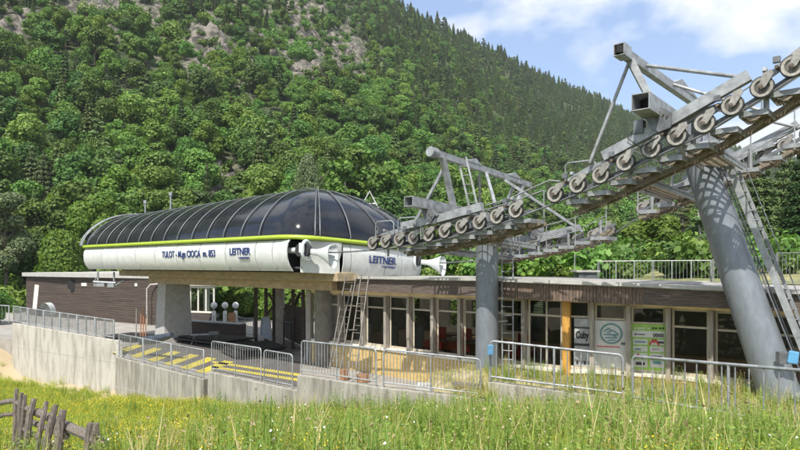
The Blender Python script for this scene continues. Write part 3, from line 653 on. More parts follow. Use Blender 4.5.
# rope entry funnels
def funnel(o,parent,s0=.2):
    m=MB()
    # cast arm and horn that flares towards the line
    n=14; rows=[]
    for k in range(n):
        t=k/(n-1); s=s0+1.30*t; w=.11+.02*t+.30*max(0,t-.3)**1.5*1.75; rows.append([LP(s,o+math.cos(a)*w*.55, .52-.10*t+ (math.sin(a)*w*(1.25 if math.sin(a)<0 else .8))) for a in [2*math.pi*q/16*.86+math.radians(115) for q in range(17)]])
    m.grid(rows); m.grid([[p+Vector((0,0,.0))+NN*.025 for p in r] for r in rows])
    m.build('entry_funnel',M['funnel'],parent,smooth=60)
    m=MB(); m.tube([LP(s0-1.4,o,.56),LP(s0+.05,o,.54)],.11,12); m.box(LP(s0-.3,o,.6),(.3,.25,.45),Matrix.Rotation(LROT,3,'Z')); m.build('guide_tube',M['funnel'],parent,smooth=40)
    m=MB(); m.tube([LP(s0-.1-.1*math.cos(a),o-.05+.30*math.cos(a),.53+.36*math.sin(a)) for a in [math.pi*2*q/20*.8+.6 for q in range(21)]],.06,8); m.build('guide_ring',M['funnel'],parent,smooth=40)
    for k in(0,1): MB().tube([LP(s0-.1-.35*k,o-.12,.55),LP(s0-.1-.35*k,o+.02,.55)],.24,18).build('guide_wheel',M['tyre'],parent,smooth=40)
funnel(0,st); funnel(6.4,st)
# underside concrete beams
m=MB(); m.slab([LP(-19,1.4,-.30,.0),LP(.2,1.4,-.30,.0),LP(.2,4.6,-.30,.0),LP(-19,4.6,-.30,.0)],(0,0,-.34)); m.build('beam_flange',M['beam'],st,bevel=.02)
m=MB(); m.slab([LP(-16.9,2.2,-.64,0),LP(-1.0,2.2,-.64,0),LP(-1.0,4.2,-.64,0),LP(-16.9,4.2,-.64,0)],(0,0,-.42)); m.build('main_beam',M['beam'],st,bevel=.02)
# supports
def hexa(base,top,z0,z1):
    m=MB(); m.add([(p[0],p[1],z0) for p in base]+[(p[0],p[1],z1) for p in top],[(3,2,1,0),(4,5,6,7)]+[(i,(i+1)%4,4+(i+1)%4,4+i) for i in range(4)]); return m
# tapered pier: width across the line, seen at a corner
def pier(cx,cy):
    c=Vector((cx,cy,0)); q=[(-.95,-.75),(.55,-.95),(.75,.75),(-.75,.95)]; dd=[D,NN]
    base=[c+D*a*1.0+NN*b_*1.0 for a,b_ in q]; top=[c+D*a*.82+NN*b_*.82 for a,b_ in q]
    return hexa(base,top,-5,-1.05)
cp=LP(-15.2,2.9,0,0); pier(cp.x,cp.y).build('concrete_pier',M['concrete_dark'],st,bevel=.03)
cp=LP(-2.6,3.2,0,0); MB().tube([(cp.x,cp.y,-5),(cp.x,cp.y,-.65)],.42,28).build('round_pillar',M['pillar'],st,smooth=40)
# masts on the roof
for s_,top,lab in((-19.4,202,'short thin grey mast at the rear end of the dome ridge'),(-16.2,194,'taller grey mast with small cap on the dome ridge')):
    p=LP(s_,WC,RZ+.3); h=(265-top)/600*p.y-p.z; t=thing('roof_mast',lab,'mast',p)
    MB().tube([p,p+Vector((0,0,h))],.05,8).build('pole',M['steel'],t); 
    MB().box(p+Vector((0,0,h)),(.16,.16,.2)).build('cap',M['steel'],t)
p=LP(APEX+1.2,WC+2,2.9); t=thing('roof_bracket','small white triangular bracket standing on the far side of the dome apex','bracket',p)
MB().tube([p+Vector((-.5,0,-.3)),p+Vector((.1,0,.75)),p+Vector((.75,0,-.5))],.04,6).build('frame',M['white'],t); MB().tube([p+Vector((-.4,0,.15)),p+Vector((.4,0,.2))],.03,6).build('crossbar',M['white'],t)
# hanging chair mechanism under the rear end
p=P(106,272,33.5); t=thing('chair_hanger','grey metal chair hanger hanging under the rear end of the station by the shed','chair hanger',p)
m=MB(); 
for dx in(-.45,.45): m.tube([p+Vector((dx,0,0)),p+Vector((dx,.0,-.62))],.05,6); 
m.tube([p+Vector((-.7,0,-.55)),p+Vector((.55,0,-.62))],.07,6); m.build('hanger_frame',M['steel'],t)
m=MB(); m.box(p+Vector((-.35,0,-.72)),(.6,.2,.16)); m.box(p+Vector((.3,0,-.75)),(.35,.2,.2)); m.tube([p+Vector((.3,0,-.9)),p+Vector((1.0,0,-.45))],.04,6); m.tube([p+Vector((-.7,0,-.62)),p+Vector((-.5,0,-.25))],.03,6); m.build('grip',M['steel'],t)

# ---- wheel masters
def sheave_meshes():
    r=.212
    m=MB(); n=28
    def ring(rad,y): return [Vector((rad*math.cos(2*math.pi*k/n),y,rad*math.sin(2*math.pi*k/n))) for k in range(n+1)]
    m.grid([ring(r*.98,-.045),ring(r*.96,-.055),ring(r*.70,-.05),ring(r*.66,-.02)])
    m.grid([ring(r*.98,.045),ring(r*.96,.055),ring(r*.70,.05),ring(r*.66,.02)])
    m.grid([ring(r*.98,-.045),ring(r*.98,.045)])
    ty=MB(); ty.grid([ring(r*.985,-.05),ring(r*1.09,-.04),ring(r*1.06,0),ring(r*1.09,.04),ring(r*.985,.05)])
    wb=MB()
    for f in(-1,1): wb.grid([ring(r*.67,.018*f),ring(r*.30,.022*f),ring(r*.27,.058*f),ring(.001,.060*f)])
    return m,ty,wb
wm,tm_,wb_=sheave_meshes()
_w0=wm.build('sheave',M['sheave'],None,smooth=50); _t0=tm_.build('tyre',M['tyre'],None,smooth=50)
_b0=wb_.build('hub_disc',M['hub'],None,smooth=50); hub_me=_b0.data; bpy.data.objects.remove(_b0)
wheel_me,tyre_me=_w0.data,_t0.data; bpy.data.objects.remove(_w0); bpy.data.objects.remove(_t0)
NW=[(3.47,.73),(5.25,.85),(6.47,1.02),(7.72,1.23),(8.9,1.5),(10.06,1.85),(11.3,2.23),(12.5,2.72),(13.65,3.13),(14.2,3.43),(14.78,3.72),(15.3,4.03),(15.9,4.36),(30,12.2)]
def zw(s,far=False):
    z=float(np.interp(s,[a for a,b in NW],[b for a,b in NW])) if s>3.47 else .73-(3.47-s)*.06
    return z
OF=6.4
def zl(s,side): return zw(s) if side==0 else zw(s)*1.0+(.05 if s<9 else .28)
T_FAR=.055
def LQ(s,o,z): return LP(s,o,z,.055 if s<9.5 else .03)

def assembly(parent,slist,side,sup):
    """wheels, rockers, main beam, catwalk and handrail of one side of a tower"""
    ob=0 if side==0 else OF; inn=1 if side==0 else -1
    sh=-1   # front faces look to -o
    Z=lambda s_,dz=0,o_=ob: LQ(s_,o_,zl(s_,side)+dz)
    for i,s_ in enumerate(slist):
        c=Z(s_); w=bpy.data.objects.new('sheave',wheel_me); COL.objects.link(w); w.parent=parent; w.location=c-worg(parent); w.rotation_euler.z=LROT
        ty=bpy.data.objects.new('tyre',tyre_me); COL.objects.link(ty); ty.parent=w; hb=bpy.data.objects.new('hub_disc',hub_me); COL.objects.link(hb); hb.parent=w
        # cast arm in front of the wheel, alternately leaning up the line and down the line
        g=1; f=NN*(-.085)
        U=(Z(s_+.1)-Z(s_-.1)).normalized(); V=Vector((0,0,1)); V=(V-U*V.dot(U)).normalized()
        m=MB(); m.slab([c+f-U*.05*g-V*.05,c+f+U*.06*g-V*.05,c+f+U*.31*g+V*.10,c+f+U*.31*g+V*.20,c+f+U*.16*g+V*.22,c+f-U*.02*g+V*.06],NN*-.02)
        m.build('sheave_arm',M['arm'],parent)
        MB().tube([c-NN*.13,c-NN*.05],.036,10).build('hub_bolt',M['rust'],parent)
    for i in range(0,len(slist)-1,2):
        a=slist[i]; b=slist[i+1]; C=(Z(a)+Z(b))/2+Vector((0,0,.19))
        MB().tube([C-NN*.12,C+NN*.17],.036,10).build('pivot_pin',M['rust'],parent)
        U=(Z(b)-Z(a)).normalized()
        MB().bar(C-U*.24+NN*.12,C+U*.24+NN*.12,.03,.13).build('rocker_plate',M['steel'],parent)
        MB().box(C+Vector((0,0,.15))-NN*.07,(.13,.10,.12),Matrix.Rotation(LROT,3,'Z')).build('limit_switch',M['steel_dark'],parent)
    # one rocker beam per four wheels, on the inner side
    for i in range(0,len(slist)-3,4):
        A=(Z(slist[i])+Z(slist[i+1]))/2+Vector((0,0,.22)); B=(Z(slist[i+2])+Z(slist[i+3]))/2+Vector((0,0,.22)); C=(A+B)/2+Vector((0,0,.08)); f=NN*.17*inn
        m=MB(); m.bar(A+f,C+f,.10,.15); m.bar(C+f,B+f,.10,.15); m.build('rocker_beam',M['steel'],parent)
    s0,s1=slist[0],slist[-1]
    # main box beam above the wheels
    ma=s0+1.3; mb=s1-(1.1 if sup<9 else 1.9)
    n=6; pts=[Z(ma+(mb-ma)*k/n,.42) for k in range(n+1)]
    m=MB(); m.bar(pts[0],pts[3],.17,.24); m.bar(pts[3],pts[-1],.17,.24); m.build('main_rocker_beam',M['steel'],parent)
    # girder behind the wheels that carries the walkway
    n=8; m=MB(); pp=[Z(s0+(s1-s0+.3)*k/n,-.10,ob+inn*.24) for k in range(n+1)]
    for k in range(n): m.bar(pp[k],pp[k+1],.06,.10)
    m.build('girder',M['steel_dark'],parent)
    # stepped walkway of grating trays, close under the rope
    oc0=ob+inn*.17; oc1=ob+inn*1.02; step=.60 if sup<9 else .57; s_=s0+(1.0 if sup<9 else .25); k=0
    while s_<s1+.35:
        z=Z(s_+step/2,-.31 if sup<9 else -.38).z; base=[LQ(s_,oc0,0),LQ(s_+step*.93,oc0,0),LQ(s_+step*.93,oc1,0),LQ(s_,oc1,0)]
        A=[Vector((p.x,p.y,z)) for p in base]; m=MB()
        m.bar(A[0],A[1],.025,.12); m.bar(A[3],A[2],.025,.12); m.bar(A[0],A[3],.025,.12); m.bar(A[1],A[2],.025,.12)
        m.build('tray_frame',M['steel'],parent)
        m=MB()
        for q in range(1,9): m.bar(A[0].lerp(A[1],q/9)+Vector((0,0,-.01)),A[3].lerp(A[2],q/9)+Vector((0,0,-.01)),.028,.05)
        for q in range(1,6): m.bar(A[0].lerp(A[3],q/6)+Vector((0,0,-.045)),A[1].lerp(A[2],q/6)+Vector((0,0,-.045)),.05,.02)
        m.build('tray_grating',M['grating'],parent)
        # bent support under the tray
        c0=A[0].lerp(A[1],.5)+Vector((0,0,-.09)); c1=A[3].lerp(A[2],.5)+Vector((0,0,-.09))
        m=MB(); m.bar(c0,c1,.07,.05); m.slab([c0-D*.14+Vector((0,0,.0)),c0+D*.14+Vector((0,0,0)),c0+D*.05+Vector((0,0,-.07)),c0-D*.05+Vector((0,0,-.07))],NN*inn*.03); m.build('tray_support',M['grating'],parent)
        s_+=step; k+=1
    for o_,dz in((oc1-inn*.05,-.41 if sup<9 else -.50),((oc0+oc1)/2,-.43 if sup<9 else -.52)):
        m=MB(); n=7; w_=1.0 if sup<9 else .2; pp=[Z(s0+w_+(s1-s0+.4-w_)*k/n,dz,o_) for k in range(n+1)]
        for k in range(n): m.bar(pp[k],pp[k+1],.05,.10)
        m.build('walkway_stringer',M['grating'],parent)
    for k in range(5):
        q=s0+.4+(s1-s0-.6)*k/4; A=Z(q,.40,ob+inn*.10); B=Z(q,.36,oc0+inn*.14); C_=Z(q,-.45,oc0+inn*.14)
        m=MB(); m.bar(A,B,.08,.08); m.bar(B,C_,.08,.08); m.build('hanger_bracket',M['steel'],parent)
    # handrail on the outer edge of the walkway
    m=MB(); n=int((s1-s0)/1.0); tops=[];mids=[]
    for k in range(n+1):
        q=s0+.2+(s1-s0+.1)*k/n; a=Z(q,-.42,oc1); b_=a+Vector((0,0,1.0)); m.tube([a,b_],.019,6); tops.append(b_); mids.append(a+Vector((0,0,.52)))
    m.tube(tops,.019,6); m.tube(mids,.015,6); m.build('handrail',M['steel'],parent)
def service_deck(parent,s0,s1,o0,o1,z):
    """open grating deck along the crossarm, between the two lines"""
    m=MB(); n=int((o1-o0)/.16)
    for k in range(n+1): o_=o0+(o1-o0)*k/n; m.bar(LQ(s0,o_,z),LQ(s1,o_,z),.05,.03)
    for q in range(5): s_=s0+(s1-s0)*q/4; m.bar(LQ(s_,o0,z-.035),LQ(s_,o1,z-.035),.05,.04)
    m.build('service_deck',M['grating'],parent)
    m=MB()
    for s_ in(s0,s1): m.bar(LQ(s_,o0,z-.05),LQ(s_,o1,z-.05),.05,.16)
    m.build('deck_beam',M['steel'],parent)
    m=MB(); top=[]
    for k in range(5): o_=o0+(o1-o0)*k/4; a=LQ(s0,o_,z); m.tube([a,a+Vector((0,0,.95))],.018,6); top.append(a+Vector((0,0,.95)))
    m.tube(top,.018,6); m.build('deck_handrail',M['steel'],parent)

def ladder(parent,a,b,w,wd,mat_,name='ladder',cage=False,sp=.28,r=.022):
    a=Vector(a);b=Vector(b);wd=Vector(wd).normalized()*w/2; m=MB()
    for f in(-1,1): m.bar(a+wd*f,b+wd*f,.035,.06)
    L_=(b-a).length; n=int(L_/sp)
    for k in range(1,n): c=a.lerp(b,k/n); m.tube([c-wd,c+wd],.014,6)
    return m.build(name,mat_,parent)

T1S=[3.47,4.05,4.65,5.25,5.85,6.47,7.09,7.71,8.3,8.9]
T2S=[10.06,10.68,11.29,11.9,12.5,13.07,13.65,14.2,14.76,15.3,15.86,16.42]
def beam_box(m,a,b,w,h,t=.02):      # open-ended hollow box beam
    a=Vector(a);b=Vector(b); d=(b-a).normalized(); x=d.cross(Vector((0,0,1))).normalized(); z=x.cross(d)
    for f in(-1,1):
        m.bar(a+x*f*(w/2-t/2),b+x*f*(w/2-t/2),t,h,z); m.bar(a+z*f*(h/2-t/2),b+z*f*(h/2-t/2),w-2*t-.002,t,z)
    return m
# ---- tower 1
cb=LP(6.75,1.85,0,0); t1=thing('lift_tower','upright grey steel chairlift tower beside the station, with sheaves and walkways on both sides','lift tower',(cb.x,cb.y,-4.3))
MB().tube([(cb.x,cb.y,-4.6),(cb.x,cb.y,.2),(cb.x,cb.y,.75)],[.375,.355,.34],28).build('column',M['tower'],t1,smooth=40)
m=MB(); m.bar(LP(6.95,1.85,.80),LP(5.75,2.3,1.15),.42,.5); m.bar(LP(5.75,2.3,1.2),LP(5.75,2.3,1.75),.4,.4); m.build('head_box',M['steel_dark'],t1)
MB().tube([(cb.x,cb.y,-3.75),(cb.x,cb.y,-3.45)],.5,24).build('base_flange',M['steel'],t1,smooth=40)
m=MB(); beam_box(m,LP(5.75,-.85,1.85),LP(5.75,7.2,1.85),.34,.30); m.build('crossarm',M['steel'],t1)
m=MB(); m.bar(LP(5.75,1.6,1.66),LP(5.75,3.0,.8),.2,.16); m.bar(LP(5.75,4.9,1.66),LP(5.75,3.5,.8),.2,.16); m.build('crossarm_brace',M['steel'],t1)
for sd in(0,1):
    o_=0 if sd==0 else OF
    m=MB(); 
    for f in(-.14,.14): m.slab([LP(5.62,o_+f,1.85),LP(5.95,o_+f,1.85),LP(6.2,o_+f,1.5),LP(6.05,o_+f,1.33),LP(5.78,o_+f,1.4)],NN*.03)
    m.bar(LP(5.75,o_,1.75),LP(6.15,o_,1.42),.2,.2); m.build('sheave_support',M['steel_dark'],t1)
    for q in range(5): c=LP(5.7+.09*q,o_-.16,1.78-.08*q); MB().tube([c-NN*.02,c+NN*.01],.022,8).build('bolt_head',M['rust'],t1)
    m=MB(); m.tube([LP(5.3,o_-.12,1.3),LP(5.5,o_-.14,1.1),LP(6.0,o_-.14,1.25),LP(6.3,o_-.1,1.5)],.014,6); m.build('hose',M['tyre'],t1)
    assembly(t1,T1S,sd,6)
service_deck(t1,4.75,5.45,.95,5.5,.62)
service_deck(t1,7.2,7.9,.95,2.9,.80)  # short open deck added to throw dappled shadow on the column
# upper service frame
m=MB(); m.bar(LP(5.8,.25,3.52,.07),LP(5.8,6.3,3.52,.07),.17,.2); m.tube([LP(5.8,.1,3.52,.07),LP(5.8,.4,3.52,.07)],.16,14)
for o_ in(2.4,5.0): m.slab([LP(5.7,o_-.45,3.6,.07),LP(5.7,o_+.1,3.78,.07),LP(5.7,o_+.5,3.6,.07)],D*.2)
m.build('frame_beam',M['steel'],t1)
for (o_a,o_b) in((.75,1.35),(5.7,5.2)):
    m=MB(); m.bar(LP(5.8,o_a,3.45,.07),LP(5.8,o_b,1.95),.17,.15); m.build('frame_post',M['steel'],t1)
for (a,b) in(((5.7,1.1,3.35),(4.6,.9,1.55)),((5.9,3.1,3.35),(7.6,1.0,1.85)),((5.9,4.3,3.3),(8.0,6.2,1.55)),((5.7,5.3,3.3),(4.6,5.6,1.5)),((5.7,3.0,3.3),(4.5,4.8,1.7))):
    m=MB(); m.bar(LP(*a),LP(*b),.09,.09); m.build('frame_strut',M['steel'],t1)
ladder(t1,LP(6.4,1.9,1.25),LP(5.95,1.6,3.6),.32,D,M['steel'])
lx=LP(7.2,2.35,0,0); ladder(t1,(lx.x,lx.y,-3.6),(lx.x,lx.y,1.2),.36,D+NN*.3,M['steel'])
m=MB()
for z in(-3.2,-1.8,-.4,.7): m.bar((cb.x+.3,cb.y-.15,z),(lx.x,lx.y,z),.04,.04)
m.build('ladder_stay',M['steel'],t1)
m=MB(); bx=P(491,352,20.3); m.box(bx,(.16,.2,.02)); 
# ---- tower 2 leaning
b2=LP(14.95,2.75,0,0); b2.z=-4.2; tp=LP(12.62,2.75,3.35,0)
t2=thing('lift_tower','leaning thick grey chairlift tower at the right with a steep double row of sheaves above','lift tower',(b2.x,b2.y,-3.6))
MB().tube([b2,b2.lerp(tp,.5),tp],[.48,.43,.37],36).build('column',M['tower'],t2,smooth=40)
ax=(tp-b2).normalized()
MB().tube([b2+ax*.95,b2+ax*1.1],.68,30).build('base_flange',M['steel'],t2,smooth=40)
MB().tube([tp-ax*.35,tp-ax*.28],.55,30).build('top_flange',M['steel'],t2,smooth=40)
m=MB(); beam_box(m,LP(12.55,-.85,3.62,.03),LP(12.55,7.3,3.62,.03),.40,.38); m.build('crossarm',M['steel'],t2)
MB().box(LP(12.55,-.3,3.62,.03),(.28,.28,.28)).build('beam_shade_plug',M['black'],t2)  # black plug paints the shade inside the open beam end
m=MB(); m.bar(LP(12.6,1.7,3.4,.03),LP(12.75,3.0,2.5,.03),.22,.2); m.bar(LP(12.6,4.8,3.4,.03),LP(12.75,3.5,2.5,.03),.22,.2); m.build('crossarm_brace',M['steel'],t2)
for sd in(0,1):
    o_=0 if sd==0 else OF
    m=MB()
    for f in(-.15,.15): m.slab([LQ(12.42,o_+f,3.5),LQ(12.75,o_+f,3.62),LQ(13.0,o_+f,3.45),LQ(12.98,o_+f,3.12),LQ(12.72,o_+f,3.05),LQ(12.5,o_+f,3.2)],NN*.03)
    m.bar(LQ(12.6,o_,3.55),LQ(12.75,o_,3.1),.2,.2); m.build('sheave_support',M['steel_dark'],t2)
    for q in range(6): c=LQ(12.5+.08*q,o_-.17,3.5-.06*(q%3)); MB().tube([c-NN*.02,c+NN*.01],.022,8).build('bolt_head',M['rust'],t2)
    m=MB(); m.box(LQ(12.25,o_-.05,3.25),(.22,.2,.3),Matrix.Rotation(LROT,3,'Z')); m.build('actuator_box',M['steel_dark'],t2)
    m=MB(); m.tube([LQ(12.2,o_-.12,3.3),LQ(12.0,o_-.14,3.0),LQ(12.3,o_-.14,2.75),LQ(12.7,o_-.1,2.95)],.014,6); m.build('hose',M['tyre'],t2)
    assembly(t2,T2S,sd,12)
service_deck(t2,11.3,12.0,.95,5.5,2.25)
service_deck(t2,13.0,13.8,.95,2.9,2.65)
m=MB(); m.bar(LP(11.95,-.15,5.02,0),LP(11.95,6.3,5.0,0),.17,.22); beam_box(m,LP(11.95,-.55,5.03,0),LP(11.95,-.1,5.03,0),.26,.28)
m.slab([LP(11.85,3.2,5.1,0),LP(11.85,3.9,5.35,0),LP(11.85,5.6,5.1,0)],D*.2); m.build('frame_beam',M['steel'],t2)
MB().box(LP(11.95,-.5,5.03,0),(.17,.17,.17)).build('beam_shade_plug',M['black'],t2)  # smaller black plug, painted shade in the mouth of the frame beam
for (o_a,o_b) in((.15,.35),(5.7,5.2)):
    m=MB(); m.bar(LP(11.95,o_a,4.95,0),LP(12.45,o_b,3.8,.03),.2,.16); m.build('frame_post',M['steel'],t2)
for (a,b) in(((11.9,.2,4.9),(11.0,0,2.55)),((12.0,1.1,5.05),(14.45,.1,4.0)),((12.0,3.2,5.05),(14.2,3.0,3.9)),((12.0,5.3,4.9),(14.5,6.3,4.0)),((11.9,5.3,4.9),(11.0,6.3,2.6))):
    m=MB(); m.tube([LP(*a,0),LP(*b,0)],.045,8); m.build('frame_strut',M['steel'],t2)
# ladder with channel rails beside the leaning column
la=b2+ax*1.2+D*.95+NN*.1; lb=b2+ax*7.4+D*.70+NN*.1
m=MB(); wv=(D*.25+NN*.97).normalized()*.2
m.bar(la-wv,lb-wv,.05,.16); m.bar(la+wv,lb+wv,.04,.08)
for k in range(1,24): c=la.lerp(lb,k/24); m.tube([c-wv,c+wv],.016,6)
m.build('ladder',M['steel'],t2)
m=MB()
for k in(.12,.42,.7,.93): c=la.lerp(lb,k); m.bar(c,c-D*.75,.05,.05)
m.build('ladder_stay',M['steel'],t2)
m=MB(); m.tube([la-wv-D*.25,lb-wv-D*.25],.018,6); m.tube([la+wv+D*.18,lb+wv+D*.2],.012,6); m.tube([la+wv-D*.38,lb+wv-D*.33],.018,6); m.build('conduit',M['steel_dark'],t2)
# control boxes
p=P(789,358,14.1); t=thing('control_box','grey control box with bright blue lid fixed near the leaning tower foot','box',p)
MB().box(p+Vector((-.13,.05,0)),(.22,.16,.28)).build('housing',M['steel_dark'],t,bevel=.01); MB().box(p+Vector((.06,-.06,.02)),(.24,.07,.30),Matrix.Rotation(.15,3,'Y')).build('lid',M['blue'],t,bevel=.03)
p=P(490.5,350,15.6); t=thing('blue_panel','small blue plastic panel hooked on the railing corner in front of the upright tower','panel',p)
MB().box(p,(.16,.05,.26)).build('face',M['blue2'],t,bevel=.015); MB().box(p+Vector((0,.05,.12)),(.06,.08,.06)).build('hook',M['steel'],t)

# ---- ropes
for ob,lab in((0,'near haul rope running under the near sheaves of both towers'),(OF,'far haul rope running under the far sheaves of both towers')):
    pts=[LP(-1,ob,.5),LP(1.6,ob,.44)]+[LQ(s,ob,zl(s,0 if ob==0 else 1)-.235) for s in [3.47+.6*k for k in range(22)]]+[LQ(30,ob,zw(30))]
    m=MB(); m.tube(pts,.026,8); o=m.build('haul_rope',M['steel_dark'],None,smooth=60,); tag(o,lab,'rope')
# thin signal cable sagging between the service frames
a=LP(8.9,.3,2.05); b=LP(9.9,.3,2.4)
m=MB(); m.tube([LP(7.6,.5,1.78),LP(8.4,.45,1.9),LP(9.2,.4,2.15),LP(9.7,.4,2.3),LP(10.0,.4,2.25)],.022,6); tag(m.build('signal_cable',M['steel'],None,smooth=60),'thin grey signal cable bowing up between the near walkways of the two towers','cable')
# guard hoops over the first wheels
for s_,lab in((3.5,'bent tube guard hoop over the first sheave by the dome'),(4.5,'bent tube guard hoop over the third sheave by the dome'),(10.3,'bent tube guard hoop at the lower end of the leaning tower sheaves')):
    z=zw(s_)+.1; a=LP(s_,.1,z); m=MB(); m.tube([a,a+Vector((0,0,.55)),a+D*.08+Vector((0,0,.62)),a+D*.7+Vector((0,0,.62)),a+D*.8+Vector((0,0,.55)),a+D*.82+Vector((0,0,.2))],.022,6); tag(m.build('guard_hoop',M['steel'],None,smooth=60),lab,'guard hoop')

# ------------------------------------------------------------------ lodge
F0=Vector((-1.49,24.75,0)); FD=Vector((1,-.925,0))
def onl(px):   # plan point on the facade at a photo column
    u=(px-400)/600
    if px<=564:
        t=(u*24.75+1.49)/(1+.925*u); return Vector((-1.49+t,24.75-.925*t,0))
    K1=Vector((5.09,18.66,0)); K2=Vector((7.9,17.55,0)); K3=Vector((9.64,16.15,0))
    a,b=(K1,K2) if px<=669 else (K2,K3)
    d=b-a; t=(u*a.y-a.x)/(d.x-u*d.y); return a+d*t
ld=thing('lodge','long low timber lodge with brown fascia, big windows and grey posts behind the towers','building',(4,24,-4.4))
def inn(a,b):   # inward normal for a facade segment
    d=(b-a); return Vector((-d.y,d.x,0)).normalized()
def zf(px,kind):
    tab={'top':([330,364,400,461,525,564,592,669,757,840],[-1.30,-1.30,-1.28,-1.25,-1.16,-1.13,-1.20,-1.32,-1.36,-1.42]),
         'tr':([330,387,461,525,564,592,669,757,840],[-1.72,-1.72,-1.68,-1.62,-1.6,-1.6,-1.78,-1.84,-1.9]),
         'bot':([330,461,564,592,840],[-3.3,-3.3,-3.25,-3.2,-3.24])}[kind]
    return float(np.interp(px,*tab))
posts=[312,341,364,387,410,434,461,492,525,563,592,628.5,668.5,711.5,757,806,850]
Lf=[]
for a_px,b_px in zip(posts[:-1],posts[1:]):
    a=onl(a_px); b=onl(b_px); n=inn(a,b); d=(b-a).normalized(); w=.07
    zt=zf((a_px+b_px)/2,'top'); zr=zf((a_px+b_px)/2,'tr'); zb=zf((a_px+b_px)/2,'bot')
    A=a+d*w; B=b-d*w
    fr=MB(); q=n*.10
    fm=M['frame']
    for z,h in((zt+.03,.07),(zr,.06),(zb+.05,.10)): fr.bar(A+q+Vector((0,0,z)),B+q+Vector((0,0,z)),.06,h)
    for p_ in(A+d*.03,B-d*.03): fr.bar(p_+q+Vector((0,0,zb+.1)),p_+q+Vector((0,0,zr-.031)),.06,.055); fr.bar(p_+q+Vector((0,0,zr+.031)),p_+q+Vector((0,0,zt-.006)),.06,.055)
    if a_px==525:
        c=onl(545); fr.bar(c+q+Vector((0,0,zb+.1)),c+q+Vector((0,0,zt-.006)),.05,.07)
    win=fr.build('window',fm,ld)
    pn=MB(); q2=n*.11; pn.quad(A+q2+Vector((0,0,zb+.1)),B+q2+Vector((0,0,zb+.1)),B+q2+Vector((0,0,zt)),A+q2+Vector((0,0,zt))); pn.build('pane',M['glass'],win)
for px in posts:
    if px==563: continue
    a=onl(px); n=inn(a,onl(px+3)); zt=zf(px,'top'); zb=-3.42 if px>570 else -3.36
    dd=(onl(px+3)-a).normalized()
    m=MB(); m.slab([a-dd*.065-n*.14+Vector((0,0,zb)),a+dd*.065-n*.14+Vector((0,0,zb)),a+dd*.065+n*.05+Vector((0,0,zb)),a-dd*.065+n*.05+Vector((0,0,zb))],(0,0,zt+.06-zb)); m.build('post',M['grey_wood'],ld)
a=onl(563); b=onl(570.5); n=inn(a,b)
MB().slab([a-n*.16+Vector((0,0,-3.5)),b-n*.16+Vector((0,0,-3.5)),b+n*.25+Vector((0,0,-3.5)),a+n*.25+Vector((0,0,-3.5))],(0,0,2.45)).build('orange_column',M['orange_wood'],ld)
# sill beam, lower wall, header beam
def strip(name,mt,pxs,z0f,z1f,back,front,close=True):
    m=MB()
    for a_px,b_px in zip(pxs[:-1],pxs[1:]):
        a=onl(a_px); b=onl(b_px); n=inn(a,b)
        za0,zb0,za1,zb1=z0f(a_px),z0f(b_px),z1f(a_px),z1f(b_px)
        f=n*-front; k=n*back
        vs=[a+f+Vector((0,0,za0)),b+f+Vector((0,0,zb0)),b+f+Vector((0,0,zb1)),a+f+Vector((0,0,za1)),a+k+Vector((0,0,za0)),b+k+Vector((0,0,zb0)),b+k+Vector((0,0,zb1)),a+k+Vector((0,0,za1))]
        m.add(vs,[(0,1,2,3),(7,6,5,4),(0,4,5,1),(3,2,6,7),(0,3,7,4),(1,5,6,2)])
    return m.build(name,mt,ld)
allpx=[312,341,387,434,492,525,563.9]; rpx=[564.2,592,628.5,668.9]; rpx2=[669.1,711.5,757,850]
for pp in(allpx,rpx,rpx2):
    strip('sill_beam',M['sill'],pp,lambda p:zf(p,'bot')-.10,lambda p:zf(p,'bot')-.003,.14,.10)
    strip('lower_wall',M['larch'],pp,lambda p:-5.0,lambda p:zf(p,'bot')-.103,.13,.03)
    strip('header_beam',M['soffit'],pp,lambda p:zf(p,'top')+.065,lambda p:zf(p,'top')+.25,.16,.04)
# roof: overhanging, with fascia. eave line runs in front of the facade
epx=[180,230,280,330,400,450,504,560,600,641,700,760,810,870]
def facx(px):
    if px<312:
        u=(px-400)/600; t=(u*24.75+1.49)/(1+.925*u); return Vector((-1.49+t,24.75-.925*t,0))
    return onl(px)
def eave(px):
    a=facx(px); b=facx(px+4); n=inn(a,b) if px!=560 else inn(facx(556),facx(560)); return a-n*.72
ZT=lambda px: float(np.interp(px,[180,330,400,504,600,700,870],[-.56,-.5,-.47,-.45,-.52,-.60,-.68]))
ZB=lambda px: float(np.interp(px,[180,330,400,504,641,870],[-1.08,-1.05,-1.05,-1.04,-1.14,-1.2]))
E=[eave(p) for p in epx]
# smooth eave points
Es=[E[0]]+[(E[i-1]*.25+E[i]*.5+E[i+1]*.25) for i in range(1,len(E)-1)]+[E[-1]]
zt=[ZT(p) for p in epx]; zb=[ZB(p) for p in epx]
bk=Vector((.68,.73,0))
def loft_strip(mb,i0,i1,off0,off1,z0,z1,sub=8):
    for i in range(i0,i1):
        a,b=Es[i],Es[i+1]
        vs=[a+bk*off0+Vector((0,0,z0[i])),b+bk*off0+Vector((0,0,z0[i+1])),b+bk*off0+Vector((0,0,z1[i+1])),a+bk*off0+Vector((0,0,z1[i])),a+bk*off1+Vector((0,0,z0[i])),b+bk*off1+Vector((0,0,z0[i+1])),b+bk*off1+Vector((0,0,z1[i+1])),a+bk*off1+Vector((0,0,z1[i]))]
        mb.add(vs,[(0,1,2,3),(7,6,5,4),(0,4,5,1),(3,2,6,7),(0,3,7,4),(1,5,6,2)])
rf=MB(); loft_strip(rf,0,len(Es)-1,.0,4.6,[z-.10 for z in zt],[z-.004 for z in zt]); roof=rf.build('roof',M['roofing'],ld)
